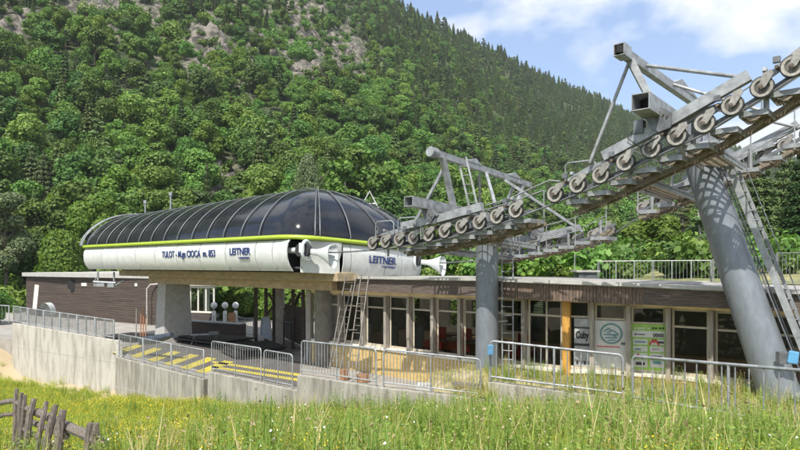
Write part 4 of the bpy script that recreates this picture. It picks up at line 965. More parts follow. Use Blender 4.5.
m=MB(); loft_strip(m,0,len(Es)-1,-.10,.15,[z-.07 for z in zt],[z+.03 for z in zt]); m.build('roof_edge',M['roofedge'],roof)
n5=6; n10=9
m=MB(); loft_strip(m,0,n5,.04,.10,zb,[z-.10 for z in zt]); m.build('plank_fascia',M['fascia'],ld)
m=MB(); loft_strip(m,n10,len(Es)-1,.04,.10,zb,[z-.10 for z in zt]); m.build('plank_fascia',M['fascia'],ld)
# vertical slat fascia in the middle, separate boards
m=MB(); loft_strip(m,n5,n10,.08,.10,zb,[z-.10 for z in zt]); 
for i in range(n5,n10):
    a,b=Es[i],Es[i+1]; L_=(b-a).length; k=int(L_/.095)
    for j in range(k):
        t=(j+.5)/k; c=a.lerp(b,t)+bk*.05; z0=zb[i]+(zb[i+1]-zb[i])*t-random.uniform(0,.012); z1=zt[i]-.10
        m.bar(c+Vector((0,0,z0)),c+Vector((0,0,z1)),.088,.03,(b-a).normalized().cross(Vector((0,0,1))))
m.build('slat_fascia',M['slat'],ld)
m=MB(); loft_strip(m,3,len(Es)-1,.12,1.2,[z+.03 for z in zb],[z+.06 for z in zb]); m.build('soffit',M['soffit'],ld)
# interior: floor, back wall with a wide opening, ceiling, end walls
def off(px,dn): a=facx(px); n=inn(a,facx(px+3)); return a+n*dn
m=MB(); m.prism([off(312,.15),off(563,.15),off(563,6.5),off(312,6.5)],-3.5,-3.36); m.prism([off(566,.15),off(850,.2),off(850,6.2),off(566,6.5)],-3.5,-3.36); m.build('inner_floor',M['table'],ld)
def wallseg(m,a,b,z0,z1,t=.15):
    m.bar(Vector((a.x,a.y,(z0+z1)/2)),Vector((b.x,b.y,(z0+z1)/2)),t,z1-z0)
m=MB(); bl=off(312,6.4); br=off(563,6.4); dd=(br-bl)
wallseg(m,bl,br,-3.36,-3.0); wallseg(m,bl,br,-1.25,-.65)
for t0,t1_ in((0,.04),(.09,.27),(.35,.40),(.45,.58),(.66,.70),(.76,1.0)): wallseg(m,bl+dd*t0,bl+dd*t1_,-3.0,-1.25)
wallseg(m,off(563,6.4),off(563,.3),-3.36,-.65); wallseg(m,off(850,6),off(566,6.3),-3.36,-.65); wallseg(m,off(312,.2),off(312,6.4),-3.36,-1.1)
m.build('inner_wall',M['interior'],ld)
# soft rows of furniture inside
def inside(px,dn,z): p=off(px,dn); return Vector((p.x,p.y,z))
k=0
for px,dn,lab in((424,.75,'red upholstered bench behind the lodge window left of the first tower'),(447,.9,'red bench next to the wooden table inside the lodge, nearer the first tower'),(508,.8,'red bench inside the lodge just right of the first tower')):
    c=inside(px,dn,-3.36); t=thing('red_bench',lab,'bench',c)
    MB().box(c+Vector((0,0,.30)),(1.0,.5,.3),Matrix.Rotation(-.75,3,'Z')).build('seat',M['red'],t,bevel=.04); MB().box(c+Vector((.17,.18,.62)),(.5,.12,.7),Matrix.Rotation(-.75,3,'Z')).build('backrest',M['red'],t,bevel=.04)
for px,dn,lab in((440,1.1,'orange brown wooden table inside the lodge beside the red benches'),(466,1.0,'orange brown wooden table inside the lodge next to the first tower'),(415,2.6,'wooden table further inside the lodge behind the red bench')):
    c=inside(px,dn,-3.36); t=thing('wooden_table',lab,'table',c); MB().box(c+Vector((0,0,.5)),(1.5,.7,.06),Matrix.Rotation(-.75,3,'Z')).build('table_top',M['table'],t)
    for f in(-.5,.5):
        q=Vector((math.cos(-.75)*f,math.sin(-.75)*f,0)); MB().box(c+q+Vector((0,0,.235)),(.08,.5,.47),Matrix.Rotation(-.75,3,'Z')).build('leg',M['table'],t)
for px,dn,lab,mt in((352,.7,'pale notice board standing inside the lodge window behind the leaning ladders','poster'),(376,.8,'grey cabinet inside the third lodge window','posterg'),(398,1.0,'grey counter inside the lodge left of the red benches','posterg')):
    c=inside(px,dn,-3.36); t=thing('counter',lab,'counter',c); MB().box(c+Vector((0,0,.45)),(.9,.1,.9),Matrix.Rotation(-.75,3,'Z')).build('body',M[mt],t); MB().box(c+Vector((0,0,.92)),(1.0,.3,.04),Matrix.Rotation(-.75,3,'Z')).build('top',M['steel_dark'],t)
c=inside(330,.35,-2.6); tag(MB().box(c,(.8,.03,1.0),Matrix.Rotation(-.75,3,'Z')).build('window_poster',M['bluep'],None),'blue and white poster in the leftmost lodge window beside the round pillar','poster')
# posters in the right wing
def facepanel(name,px0,px1,z0,z1,mt,parent,dn=.065,label=None,cat=None):
    a=off(px0,dn); b=off(px1,dn); n=inn(a,b)
    m=MB(); m.slab([a+Vector((0,0,z0)),b+Vector((0,0,z0)),b+Vector((0,0,z1)),a+Vector((0,0,z1))],n*.02); o=m.build(name,mt,parent)
    if label: tag(o,label,cat)
    return o
def ztoy(px,py,dn=.05): p=off(px,dn); return (265-py)/600*p.y
def ptext(body,px0,px1,py,hpx,mt,parent,dn=.055,off_=.02):
    a=off(px0,dn); b=off(px1,dn); z=ztoy(px0,py); h=hpx/600*a.y/.72
    zz=ztoy(px1,py+ (0)); return text(body,h,a+Vector((0,0,z)),(b-a),(0,0,1),mt,parent,width=(b-a).length,ext=.003,off=off_)
t=thing('grey_poster','narrow grey poster with black handwritten style logo, next to the orange column','poster',off(583,.05)+Vector((0,0,-3.2)))
facepanel('sheet',574,590,-3.12,zf(583,'tr')-.05,M['posterg'],t)
ptext('Cuby',575.5,589,338,7,M['ink'],t,off_=.05)
facepanel('dark_stripe',574,590,ztoy(582,346),ztoy(582,343.5),M['ink'],t,.055); facepanel('dark_stripe',574,590,ztoy(582,328.5),ztoy(582,327),M['ink'],t,.055)
for q in(576,580,583.5,587): facepanel('dark_mark',q,q+2.2,ztoy(582,364.5),ztoy(582,361),M['ink'],t,.055)
t=thing('white_poster','large white poster with round teal ring logo and a red line of text','poster',off(610,.05)+Vector((0,0,-3.2)))
facepanel('sheet',594.5,626.5,-3.12,zf(610,'tr')-.05,M['poster'],t)
c=off(611,.05); n_=inn(off(600,.05),off(620,.05)); dx=(off(620,.05)-off(600,.05)).normalized(); zc=ztoy(611,333.5); rr_=9.6/600*c.y
m=MB(); m.tube([c-n_*.01+dx*math.cos(a)*rr_*1.02+Vector((0,0,zc+math.sin(a)*rr_)) for a in [2*math.pi*k/40 for k in range(41)]],.02,6); m.build('ring_logo',M['inkg'],t,smooth=60)
m=MB()
for (x0,y0,x1,y1) in((-.7,.2,-.25,.55),(-.25,.55,.1,.25),(-.4,.1,.2,.35),(.2,.35,.7,-.05),(-.75,-.1,.75,-.1),(-.6,-.4,.6,-.42),(-.3,-.7,.4,-.65),(-.2,0,.5,-.3)): m.tube([c-n_*.012+dx*x0*rr_+Vector((0,0,zc+y0*rr_)),c-n_*.012+dx*x1*rr_+Vector((0,0,zc+y1*rr_))],.014,5)
m.build('logo_lines',M['inkg'],t)
for q in range(10): facepanel('red_mark',597+q*2.3,598.7+q*2.3,ztoy(608,347.3),ztoy(608,346.0),M['inkr'],t,.055)
facepanel('code_patch',621.2,622.6,ztoy(622,345),ztoy(622,342.5),M['ink'],t,.055); facepanel('code_patch',623.2,624.8,ztoy(624,345),ztoy(624,342.5),M['ink'],t,.055)
t=thing('sponsor_board','green framed white board with small sponsor logos, between two grey posts','sign',off(648,.05)+Vector((0,0,-3.2)))
facepanel('green_back',630.5,666.5,ztoy(648,370),ztoy(648,324.5),M['green'],t)
def cell(px0,px1,py0,py1,mt='poster',nm='white_cell'): return facepanel(nm,px0,px1,ztoy((px0+px1)/2,py1),ztoy((px0+px1)/2,py0),M[mt],t,.050)
cell(632,665,331,337.5); 
for i,(y0,y1) in enumerate(((339,344.5),(346,351.5),(353,359),(360,367))):
    cell(633,647.5,y0,y1); cell(650,664.5,y0+.6,y1+.6)
for q in(634,637.5,640,643,647.5,652,655,659,662): cell(q,q+2.1,327.4,329.2,'poster' if q<650 else 'ink','header_mark')
ptext('OOOO',653,664,336.5,3,M['ink'],t,.035,.06)
m=MB(); c0=off(654,.035); 
for (a_,b_) in(((-.13,-.07),(-.03,.09)),((-.03,.09),(.0,.0)),((.0,.0),(.04,.09)),((.04,.09),(.14,-.07))):
    z0=ztoy(654,342.6); m.tube([c0+dx*a_[0]+Vector((0,0,z0+a_[1])),c0+dx*b_[0]+Vector((0,0,z0+b_[1]))],.025,5)
m.build('red_emblem',M['inkr'],t)
cell(652,659,348,350.5,'bluep','blue_emblem')
for (x0,x1,y0,y1,mt_) in((635,646,341.2,342.6,'inkg'),(658,664,341.5,343.4,'ink'),(635,637,333.5,335,'ink'),(638,645,334,334.8,'ink'),(635,641,348.5,350,'inkg'),(637,639.5,353.6,355,'inkr'),(635,646.5,355.8,358.2,'ink'),(636,645,362,365,'ink'),(652,662,356,357,'ink'),(653,661,361,364,'inkg')): cell(x0,x1,y0,y1,mt_,'small_logo').location+=Vector((-.01,-.012,0))
# roof hatch box on the lodge roof
p=P(585,277,24.5); p.z=-.55; t=thing('roof_light','flat grey roof light box standing on the lodge roof','roof light',p)
MB().box(p+Vector((0,0,.12)),(.72,.72,.26)).build('box',M['steel_dark'],t); MB().box(p+Vector((0,0,.30)),(.95,.9,.07)).build('lid',M['roofedge'],t)
MB().tube([p+Vector((-.42,0,0)),p+Vector((-.42,0,1.0))],.018,6).build('pipe',M['steel'],t)
# canopy end: timber posts with cross braces
def tpost(px,Yd,z0=-4.4,z1=-1.08,w=.16,mt='wood',nm='timber_post',parent=ld):
    x,y=XY(px,Yd); return MB().bar((x,y,z0),(x,y,z1),w,w,(1,0,0)).build(nm,M[mt],parent)
for px,Yd in((256,33.5),(266,33),(274,34),(293,31.5),(303,29)): tpost(px,Yd,mt='wood')
tpost(307.5,27.6,w=.14,mt='roofedge'); tpost(280,33,w=.42,mt='grey_wood')
def brace(a,b,w=.12): MB().bar(P(*a),P(*b),w,w).build('cross_brace',M['wood'],ld)
brace((268,293,33),(280,312,33)); brace((281,293,33),(268,314,33)); brace((293,308,32),(300,293,31.5)); brace((284,310,32.2),(296,294,32.2))
x0,y0=XY(283,36.2); x1,y1=XY(309,31); m=MB(); m.bar((x0,y0,-3.3),(x1,y1,-3.3),.1,2.0); m.build('canopy_wall',M['wood'],ld)

# ------------------------------------------------------------------ shed, glass pavilion
def shed():
    A=Vector((-27.9,50,0)); B=Vector((-17.6,43.6,0)); C_=Vector((-33.1,53.2,0)); Bk=Vector((-12,52,0))
    t=thing('wooden_shed','dark brown boarded shed with flat roof left of the station','shed',(-27,50,-4.5))
    z0,z1=-5,-1.0
    for a,b in((C_,A),(A,B)):
        m=MB(); d=(b-a); n=Vector((d.y,-d.x,0)).normalized()
        m.slab([a+Vector((0,0,z0)),b+Vector((0,0,z0)),b+Vector((0,0,z1)),a+Vector((0,0,z1))],-n*.15)
        k=24
        for i in range(k):
            z=z0+.1+(z1-z0-.1)*(i+.5)/k; m.bar(a+n*.02+Vector((0,0,z)),b+n*.02+Vector((0,0,z)),.05,.145)
        m.build('wall',M['wood'],t)
    m=MB(); m.prism([(p.x,p.y) for p in (C_+Vector((-.3,-.2,0)),A+Vector((-.1,-.5,0)),B+Vector((.4,-.3,0)),Bk,Vector((-30,66,0)))],-.99,-.66); m.build('roof',M['roofedge'],t)
    p=P(36,297,0) if 0 else None
    def onw(a,b,px,py,dn=.06):
        u=(px-400)/600; d=b-a; s=(u*a.y-a.x)/(d.x-u*d.y); q=a+d*s; n=Vector((d.y,-d.x,0)).normalized(); q=q+n*dn; return Vector((q.x,q.y,(265-py)/600*q.y))
    a1=onw(C_,A,33.0,310); a2=onw(C_,A,37,310); a3=onw(C_,A,39.5,285); a4=onw(C_,A,35.5,284.5)
    MB().slab([a1,a2,a3,a4],(0.05,-.05,0)).build('light_opening',M['sill'],t)
    q=onw(A,B,85,284.5); MB().box(q,(.7,.08,.25),Matrix.Rotation(-.55,3,'Z')).build('white_plate',M['sill'],t)
    q=onw(A,B,74,285); m=MB(); m.tube([q,q-Vector((0,.1,0))],.45,14); m.build('dark_vent',M['black'],t)
    q=onw(A,B,137,285); MB().box(q,(.25,.1,.25)).build('lamp',M['white'],t,bevel=.05)
    q=onw(A,B,153,286,.5); tag(MB().tube([Vector((q.x,q.y,-4.4)),q+Vector((0,0,-.2)),q+Vector((.25,0,.1)),q+Vector((.9,0,.15))],.06,8).build('down_pipe',M['roofedge'],None,smooth=60),'pale bent down pipe between the dark shed and the concrete pier','pipe')
    q=P(47,309,38); t2_=thing('white_cover','white rounded hood with a dark opening behind the grey railing, in front of the shed','hood',q-Vector((0,0,.6)))
    rows=[]
    for y in(-.3,.3): rows.append([q+Vector((.45*math.cos(a),y,-.6)) if 0 else q+Vector((.42*math.cos(a),y,-.35+.75*math.sin(a))) for a in [math.pi*k/12 for k in range(13)]])
    m=MB(); m.grid(rows); m.add(rows[1],[tuple(range(13))]); m.build('hood_shell',M['white'],t2_,smooth=50)
    MB().box(q+Vector((-.28,-.28,-.2)),(.4,.3,.45)).build('dark_opening',M['black'],t2_)
shed()
t=thing('glass_pavilion','small glazed pavilion with pale frame seen between the pier and the white ball posts','pavilion',(*XY(200,44),-4.4))
def pav(px0,px1,Y0,Y1):
    a=Vector((*XY(px0,Y0),0)); b=Vector((*XY(px1,Y1),0)); d=b-a
    m=MB()
    for k in range(5): p=a+d*k/4; m.bar(p+Vector((0,0,-3.4)),p+Vector((0,0,-1.55)),.10,.10,(1,0,0))
    m.bar(a+Vector((0,0,-3.4)),b+Vector((0,0,-3.4)),.12,.12); m.bar(a+Vector((0,0,-1.6)),b+Vector((0,0,-1.6)),.12,.14); m.build('frame',M['sill'],t)
    MB().quad(a+Vector((0,.03,-3.34)),b+Vector((0,.03,-3.34)),b+Vector((0,.03,-1.67)),a+Vector((0,.03,-1.67))).build('pane',M['glassc'],t)
    MB().bar(a+Vector((0,.05,-4.2)),b+Vector((0,.05,-4.2)),.2,1.48).build('base_wall',M['wood'],t)
    MB().prism([(a.x-.4,a.y-.3),(b.x+.4,b.y-.3),(b.x+2,b.y+5),(a.x,a.y+5)],-1.5,-1.25).build('roof',M['roofedge'],t)
    q=a+d*.55; MB().bar((q.x,q.y+1.5,-4),(q.x,q.y+1.5,-1.55),.5,.3,(1,0,0)).build('white_column',M['white'],t)
pav(183,214,44,43)

# ------------------------------------------------------------------ platform, walls, markings
ZL=-4.4
plat=MB(); plat.prism([(-23.2,35.8),(-14.0,30.35),(-13.0,28.1),(-7.2,22.75),(-3.2,19.55),(-.5,17.4),(2.3,16.45),(3.5,16.6),(6.5,19),(12,26),(6,40),(-8,52),(-30,58),(-44,62),(-34,42)],-5.6,ZL); o=plat.build('platform',M['paving'],None); o['kind']='structure'
# stripes painted on the floor
def stripe(name,pts,z,mt):
    m=MB(); m.add([(p[0],p[1],z) for p in pts],[tuple(range(len(pts)))]); o=m.build(name,mt,None); o['kind']='structure'; return o
def GP(px,py,z=ZL): Y=z*600/(265-py); return ((px-400)/600*Y,Y)
stripe('floor_marking',[GP(112,350),GP(205,371),GP(300,388),GP(300,362),GP(205,346),GP(150,341)],ZL+.005,M['asph'])
for i in range(6):
    x=112+i*17.5-i*i*.2; y=352.5+i*3.9; a=x+24+i*1.2; b=344.5+i*3.2
    stripe('yellow_stripe',[GP(x,y),GP(x+7+i*.4,y+1.7),GP(a+7.5+i*.5,b+1.5),GP(a,b)],ZL+.010,M['yellow'])
for k,(ya,yb) in enumerate(((361,371),(366,377.5))):
    stripe('yellow_line',[GP(212,ya),GP(300,ya+13),GP(300,ya+15.6),GP(212,ya+2.0)],ZL+.010,M['yellow'])
# yard of dry grass right of the parapet, higher than the platform
ng_=40; rows=[]
A0=Vector((.3,17.0,0)); 
front=[(-.5,17.15),(.8,16.8),(2.2,16.2),(2.5,15.8),(4,15.3),(5.4,14.1),(6.0,12.8),(6.6,11.1),(7.3,9.8),(8.5,9.0)]
back=[(1.3,22.0),(2.2,21.1),(3.2,20.2),(4.2,19.3),(5.1,18.55),(6.6,18.0),(7.9,17.45),(8.8,16.8),(9.64,16.1),(13.2,13.0)]
for i in range(len(front)):
    for s_ in range(1 if i==len(front)-1 else 6):
        t_=s_/6; j=min(i+1,len(front)-1); f=Vector(front[i]).lerp(Vector(front[j]),t_); b=Vector(back[i]).lerp(Vector(back[j]),t_)
        r=[]
        for k in range(15):
            p=f.lerp(b,k/14); e=min(1,max(0,(p.x+.3)/3.2)); e=e*e*(3-2*e)
            zz=-4.5+e*1.06+.05*math.sin(p.x*3+p.y*2)+ (.12*math.sin(k/14*math.pi)*e)+.25*max(0,min(1,(p.x-5)/3))*(1-k/14)*e
            r.append(Vector((p.x,p.y,min(zz,-3.42 if k>11 else 9))))
        rows.append(r)
YR=rows
m=MB(); m.grid(rows); o=m.build('yard',M['bank'],None,smooth=True); o['kind']='structure'
# embankment behind the lodge on the right
m=MB(); rows=[]
for i in range(30):
    x=4+i*1.6; rows.append([Vector((x,y,-.85+.05*math.sin(x+y)+ (0.9*max(0,min(1,(x-11)/8)))*max(0,min(1,(y-28)/10)) +(0 if y>24 else -.0))) for y in [max(20.5,27-(x-4)*.85)+k*1.4 for k in range(26)]])
M['bank2']=mat('grassy_bank',(.30,.27,.13),.95,0,0,.5,.4,12,col2=(.09,.13,.03),lo=.40,hi=.62)
BK=np.array([[p.x,p.y,p.z] for r in rows for p in r]); BK=BK[(BK[:,1]>31)&(rng.random(len(BK))<.55)]; BK[:,:2]+=rng.normal(size=(len(BK),2))*.5
tag(scatter('bank_shrubs',BK,rng.uniform(0,6.28,len(BK)),rng.uniform(.25,.7,len(BK)),rng.integers(0,2,len(BK)),cS),'low green shrubs on the bank behind the lodge and its wire fence','shrubs',kind='stuff')
m.grid(rows); o=m.build('embankment',M['bank2'],None,smooth=True); o['kind']='structure'
# left earth bank
def wall(name,a,b,za,zb_,label,th=.3,z0=-7.2):
    a=Vector((*a,0)); b=Vector((*b,0)); d=(b-a).normalized(); n=Vector((-d.y,d.x,0)); t=thing(name,label,'wall',(a+b)/2+Vector((0,0,-5)))
    m=MB(); 
    m.add([a+Vector((0,0,z0)),b+Vector((0,0,z0)),b+n*th+Vector((0,0,z0)),a+n*th+Vector((0,0,z0)),a+Vector((0,0,za)),b+Vector((0,0,zb_)),b+n*th+Vector((0,0,zb_)),a+n*th+Vector((0,0,za))],[(3,2,1,0),(4,5,6,7),(0,1,5,4),(1,2,6,5),(2,3,7,6),(3,0,4,7)])
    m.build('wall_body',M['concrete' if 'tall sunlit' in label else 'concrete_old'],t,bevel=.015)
    m=MB(); L_=(b-a).length; k=max(1,int(L_/2.4))
    for i in range(1,k): p=a.lerp(b,i/k)-n*.004; m.bar(p+Vector((0,0,z0+.5)),p+Vector((0,0,min(za,zb_)-.05)),.012,.02,d)
    if abs(L_)>6: m.bar(a-n*.004+Vector((0,0,za-1.35)),b-n*.004+Vector((0,0,zb_-1.1)),.012,.02)
    if m.v: m.build('formwork_joint',M['concrete_dark'],t)
    return t
PA=(-22.7,35.1); PA2=(-14.25,30.1); PB=(-13.25,27.95); PB2=(-7.4,22.55); PC=(-7.2,22.45); PD=(-3.3,19.3); PE=(-3.25,20.0)
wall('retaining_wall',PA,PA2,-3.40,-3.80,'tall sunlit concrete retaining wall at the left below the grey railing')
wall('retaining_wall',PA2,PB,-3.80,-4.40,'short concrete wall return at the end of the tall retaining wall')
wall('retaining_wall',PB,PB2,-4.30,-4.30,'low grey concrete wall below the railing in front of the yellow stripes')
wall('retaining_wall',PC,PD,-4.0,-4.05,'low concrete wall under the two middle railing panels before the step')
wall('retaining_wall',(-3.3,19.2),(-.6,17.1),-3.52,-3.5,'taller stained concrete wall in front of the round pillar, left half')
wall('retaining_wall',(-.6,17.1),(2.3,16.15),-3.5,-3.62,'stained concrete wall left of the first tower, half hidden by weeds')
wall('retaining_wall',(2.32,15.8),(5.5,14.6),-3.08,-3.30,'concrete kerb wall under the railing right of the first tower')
0 and wall('retaining_wall',PA,(-36,40),-3.40,-3.2,'far end of the retaining wall at the left picture edge')

# ------------------------------------------------------------------ railings
def railing(a,b,h,nb,label,rounded=True,r=.026,legs=3,fl=.06,group=None,bar=.011,mt='steel'):
    a=Vector(a);b=Vector(b); t=thing('railing',label,'railing',a.lerp(b,.5),group); up=Vector((0,0,1)); d=(b-a); dn=d.normalized()
    m=MB(); c=.1 if rounded else .0
    A=a+up*fl*0; pts=[a,a+up*(h-c),a+up*h+dn*c,b+up*h-dn*c,b+up*(h-c),b]
    if rounded:
        pts=[a,a+up*(h-c),a+up*(h-c*.3)+dn*c*.3,a+up*h+dn*c,b+up*h-dn*c,b+up*(h-c*.3)-dn*c*.3,b+up*(h-c),b]
    m.tube(pts,r,8); m.build('outer_frame',M[mt],t,smooth=50)
    m=MB(); m.tube([a+up*.12,b+up*.12],r*.8,8); m.build('bottom_rail',M[mt],t,smooth=50)
    for k in range(1,legs-1): p=a.lerp(b,k/(legs-1)); MB().tube([p,p+up*h],r*.9,8).build('post',M[mt],t,smooth=50)
    m=MB()
    for k in range(1,nb): p=a.lerp(b,k/nb); m.tube([p+up*.12,p+up*h],bar,5,False)
    m.build('infill_bars',M[mt],t)
    return t
def lerpP(a,b,t): return tuple(a[i]+(b[i]-a[i])*t for i in range(3))
def run(a,b,n,h,nb,labels,gap=.012,**k):
    for i in range(n):
        railing(lerpP(a,b,i/n+gap),lerpP(a,b,(i+1)/n-gap),h,nb,labels[i],**k)
def lift(p,z): return (p[0],p[1],z)
nA=6; names=['first','second','third','fourth','fifth','sixth']
run((PA[0]-.0,PA[1]+.12,-3.40),(PA2[0]-.2,PA2[1]+.25,-3.78),nA,.98,18,['%s grey railing panel from the left on top of the tall retaining wall'%n for n in names],gap=.003,rounded=False,r=.035,bar=.012)
run((-35,39.9,-3.2),(-22.9,35.2,-3.4),2,1.0,22,['railing panel beyond the tall retaining wall, at the picture edge','railing panel beyond the tall retaining wall, meeting its left end'],gap=.004,rounded=False,r=.03)
run((PB[0]+.1,PB[1]+.1,-4.30),(PB2[0],PB2[1]+.12,-4.30),3,1.08,20,['%s low railing panel in front of the yellow stripes'%n for n in('left','middle','right')],gap=.004,rounded=False)
run((PC[0]+.1,PC[1]+.12,-4.0),(-4.75,20.6,-4.0),1,1.14,20,['railing panel with rounded corners, larger of the two on the middle wall'])
run((-4.65,20.5,-4.02),(-3.5,19.6,-4.05),1,1.12,12,['narrow railing panel beside the wall step left of the round pillar'])
run((-3.2,19.35,-3.50),(-.66,17.3,-3.48),1,1.06,24,['railing panel in front of the round pillar and ladders'])
run((-.5,17.2,-3.48),(2.22,16.3,-3.62),1,1.06,28,['railing panel left of the upright tower, below the lodge windows'])
run((2.34,15.85,-3.06),(5.52,14.75,-3.28),1,1.06,20,['heavy grey railing right of the upright tower, in front of the orange column'],r=.034,bar=.014,legs=3)
run((5.42,14.1,-3.22),(7.55,9.6,-2.86),1,1.08,17,['heavy grey railing running to the right picture edge in front of the leaning tower'],r=.034,bar=.014,legs=3)
# rear railings under the canopy and behind the platform
def RP_(px,py,z=ZL): x,y=GP(px,py,z); return (x,y,z)
run(RP_(236,334),RP_(273,341),2,1.1,12,['pale railing panel behind the platform right of the white ball posts','pale railing panel behind the platform at the timber braces'],gap=.01)
run(RP_(276,340),RP_(304,345),1,1.15,14,['railing panel leaning behind the round pillar in front of the dark canopy wall'])
run(RP_(186,330),RP_(214,332),1,1.0,12,['railing panel behind the concrete pier'],gap=.01)
a=P(266,318,27.5); t=thing('fallen_panel','blue grey barrier panel leaning tilted against the canopy posts','barrier',(a.x,a.y,ZL))
m=MB(); q=[P(260,337,30.5),P(272,339,30.2),P(269,317,30.5),P(262,318,30.8)]; 
m.tube(q+[q[0]],.05,6); m.build('frame',M['steel'],t); m=MB(); m.slab(q,(0,.03,0)); m.build('sheet',M['tarp2'],t)
# wire fence on the embankment behind the lodge
def fence_far(a,b,n,label,h=1.25,group=None):
    t=thing('wire_fence',label,'fence',lerpP(a,b,.5),group); a=Vector(a);b=Vector(b); up=Vector((0,0,1))
    for k in range(n+1): p=a.lerp(b,k/n); MB().tube([p,p+up*h],.03,6).build('post',M['steel'],t)
    m=MB(); m.tube([a+up*h,b+up*h],.022,6); m.tube([a+up*.1,b+up*.1],.018,6); m.build('rails',M['steel'],t)
    m=MB(); nb=int((b-a).length/.14)
    for k in range(nb): p=a.lerp(b,(k+.5)/nb); m.tube([p+up*.1,p+up*h],.008,4,False)
    m.build('wire_infill',M['steel'],t)
def fx(px,py,Y): p=P(px,py,Y); return (p.x,p.y,p.z)
fence_far(fx(598,283.5,27),fx(711,284,25.5),6,'long wire fence behind the lodge roof, left of the leaning tower',1.0)
fence_far(fx(713,285,25),fx(776,284,22.5),2,'wire fence behind the leaning tower ladder',1.05)
fence_far(fx(777,284,22.4),fx(850,286,20),2,'wire fence cut off by the right picture edge above the lodge roof',1.15)

# ------------------------------------------------------------------ things on the platform
def floorpt(px,py): x,y=GP(px,py); return Vector((x,y,ZL))
for px,lab in((214,'white ball topped turnstile post, left of three'),(225,'white ball topped turnstile post, middle of three'),(235.5,'white ball topped turnstile post, right of three, beside the rear railing')):
    c=Vector((*XY(px,42.5),ZL)); t=thing('turnstile_post',lab,'turnstile',c)
    m=MB(); m.bar(c,c+Vector((0,0,1.15)),.30,.22,(1,0,0)); m.build('body',M['white'],t,bevel=.05)
    m=MB(); m.tube([c+Vector((0,0,1.15)),c+Vector((0,0,1.35))],.06,8); m.build('neck',M['steel_dark'],t)
    rows=[[c+Vector((.23*math.sin(a)*math.cos(b),.23*math.sin(a)*math.sin(b),1.55+.23*math.cos(a))) for b in [2*math.pi*k/16 for k in range(17)]] for a in [math.pi*k/10 for k in range(11)]]
    m=MB(); m.grid(rows); m.build('ball',M['white'],t,smooth=60)
    MB().bar(c+Vector((.0,-.16,.9)),c+Vector((.35,-.2,.75)),.04,.04).build('arm',M['steel'],t)
c=Vector((*XY(231,42),ZL)); t=thing('brown_chair','brown wooden chair standing between the white ball posts','chair',c)
MB().box(c+Vector((0,0,.5)),(.5,.45,.06)).build('seat',M['table'],t); MB().box(c+Vector((0,.2,.8)),(.5,.05,.5)).build('backrest',M['table'],t)
for i in(-1,1):
    for j in(-1,1): MB().box(c+Vector((i*.22,j*.19,.235)),(.05,.05,.47)).build('leg',M['wood'],t)
# low dark counter wall and rubber sheet piles
def pile(px0,py0,px1,py1,n,w,label,mt='mat_black',name='rubber_sheet'):
    a=floorpt(px0,py0); b=floorpt(px1,py1)
    for k in range(n):
        z=.03+.1*k; j=Vector((random.uniform(-.25,.25),random.uniform(-.2,.2),0))
        o=MB().bar(a+j+Vector((0,0,z+.02)),b+j+Vector((0,0,z+.02)),w*random.uniform(.85,1.05),.075).build(name,M[mt],None,bevel=.01); tag(o,label[k] if isinstance(label,list) else label,'sheet')
ordn=['bottom','second','third','fourth','top']
pile(245,351,262,358,5,2.2,['%s dark board of the stack left of the round pillar'%q for q in ordn])
pile(188,341,238,347,4,1.9,['%s black rubber sheet of the long pile beside the concrete pier'%q for q in ordn[:3]+['top']])
pile(122,338,150,341,3,1.9,['%s black rubber sheet of the pile left of the pier'%q for q in('bottom','middle','top')])
a=floorpt(118,334); b=floorpt(152,337); 
t=thing('dark_counter','long low dark bench wall under the station behind the rubber sheets','wall',floorpt(200,330))
m=MB(); a=Vector((*XY(186,39),ZL)); b=Vector((*XY(243,36.5),ZL)); m.bar(a+Vector((0,0,.4)),b+Vector((0,0,.4)),.5,.8); m.build('body',M['wood'],t); m=MB(); m.bar(a+Vector((0,0,.82)),b+Vector((0,0,.82)),.6,.05); m.build('top',M['concrete_dark'],t)
# tarp roll by the pier
a=P(142,341,29); b=P(172,335,27.5); tag(MB().tube([a,a.lerp(b,.5)+Vector((0,0,-.05)),b],[.2,.22,.12],10).build('tarp_roll',M['tarp'],None,smooth=60),'dark blue rolled tarpaulin lying at the foot of the concrete pier','tarpaulin')
t=thing('trestle','low grey steel trestle among the rubber sheets right of the pier','trestle',floorpt(205,345))
m=MB(); c=floorpt(205,345)
for dx in(-.6,.6): m.tube([c+Vector((dx-.15,0,0)),c+Vector((dx,0,.55)),c+Vector((dx+.15,0,0))],.03,6)
m.tube([c+Vector((-.8,0,.55)),c+Vector((.8,0,.6))],.05,6); m.build('frame',M['steel'],t)
MB().box(c+Vector((.5,0,.68)),(.5,.3,.12)).build('block',M['steel_dark'],t)
for i,(px,h) in enumerate(((136,1.75),(140.5,1.3),(143,1.65),(145.5,1.25))):
    c=Vector((*XY(px,34.5),ZL)); lab=['pale pole leftmost of four slim stakes by the shed','shortest orange stake, second of four by the shed','tall orange stake, third of four by the shed','orange stake nearest the concrete pier'][i]
    o=MB().tube([c,c+Vector((.03,0,h+.3))],.03,6).build('slim_stake',M['orange' if i else 'grey_wood'],None); tag(o,lab,'stake')
# platform ladders leaning on the station
t=thing('platform_ladder','weathered double platform ladder leaning up to the station front panel','ladder',floorpt(345,375))
A1=P(335,369,21.3); A2=P(351,276,23.2); wd=Vector((.8,-.5,0))
ladder(t,A1,A2,.5,wd,M['hub'],'front_flight'); 
A3=P(352,371,21.5); A4=P(365,276,23.0); ladder(t,A3,A4,.36,wd,M['hub'],'rear_flight')
m=MB(); m.tube([P(333,362,21.2),P(352,285,22.8)],.025,6); m.tube([P(345,330,22),P(357,330,22.2)],.025,6); m.build('guard_rail',M['hub'],t)
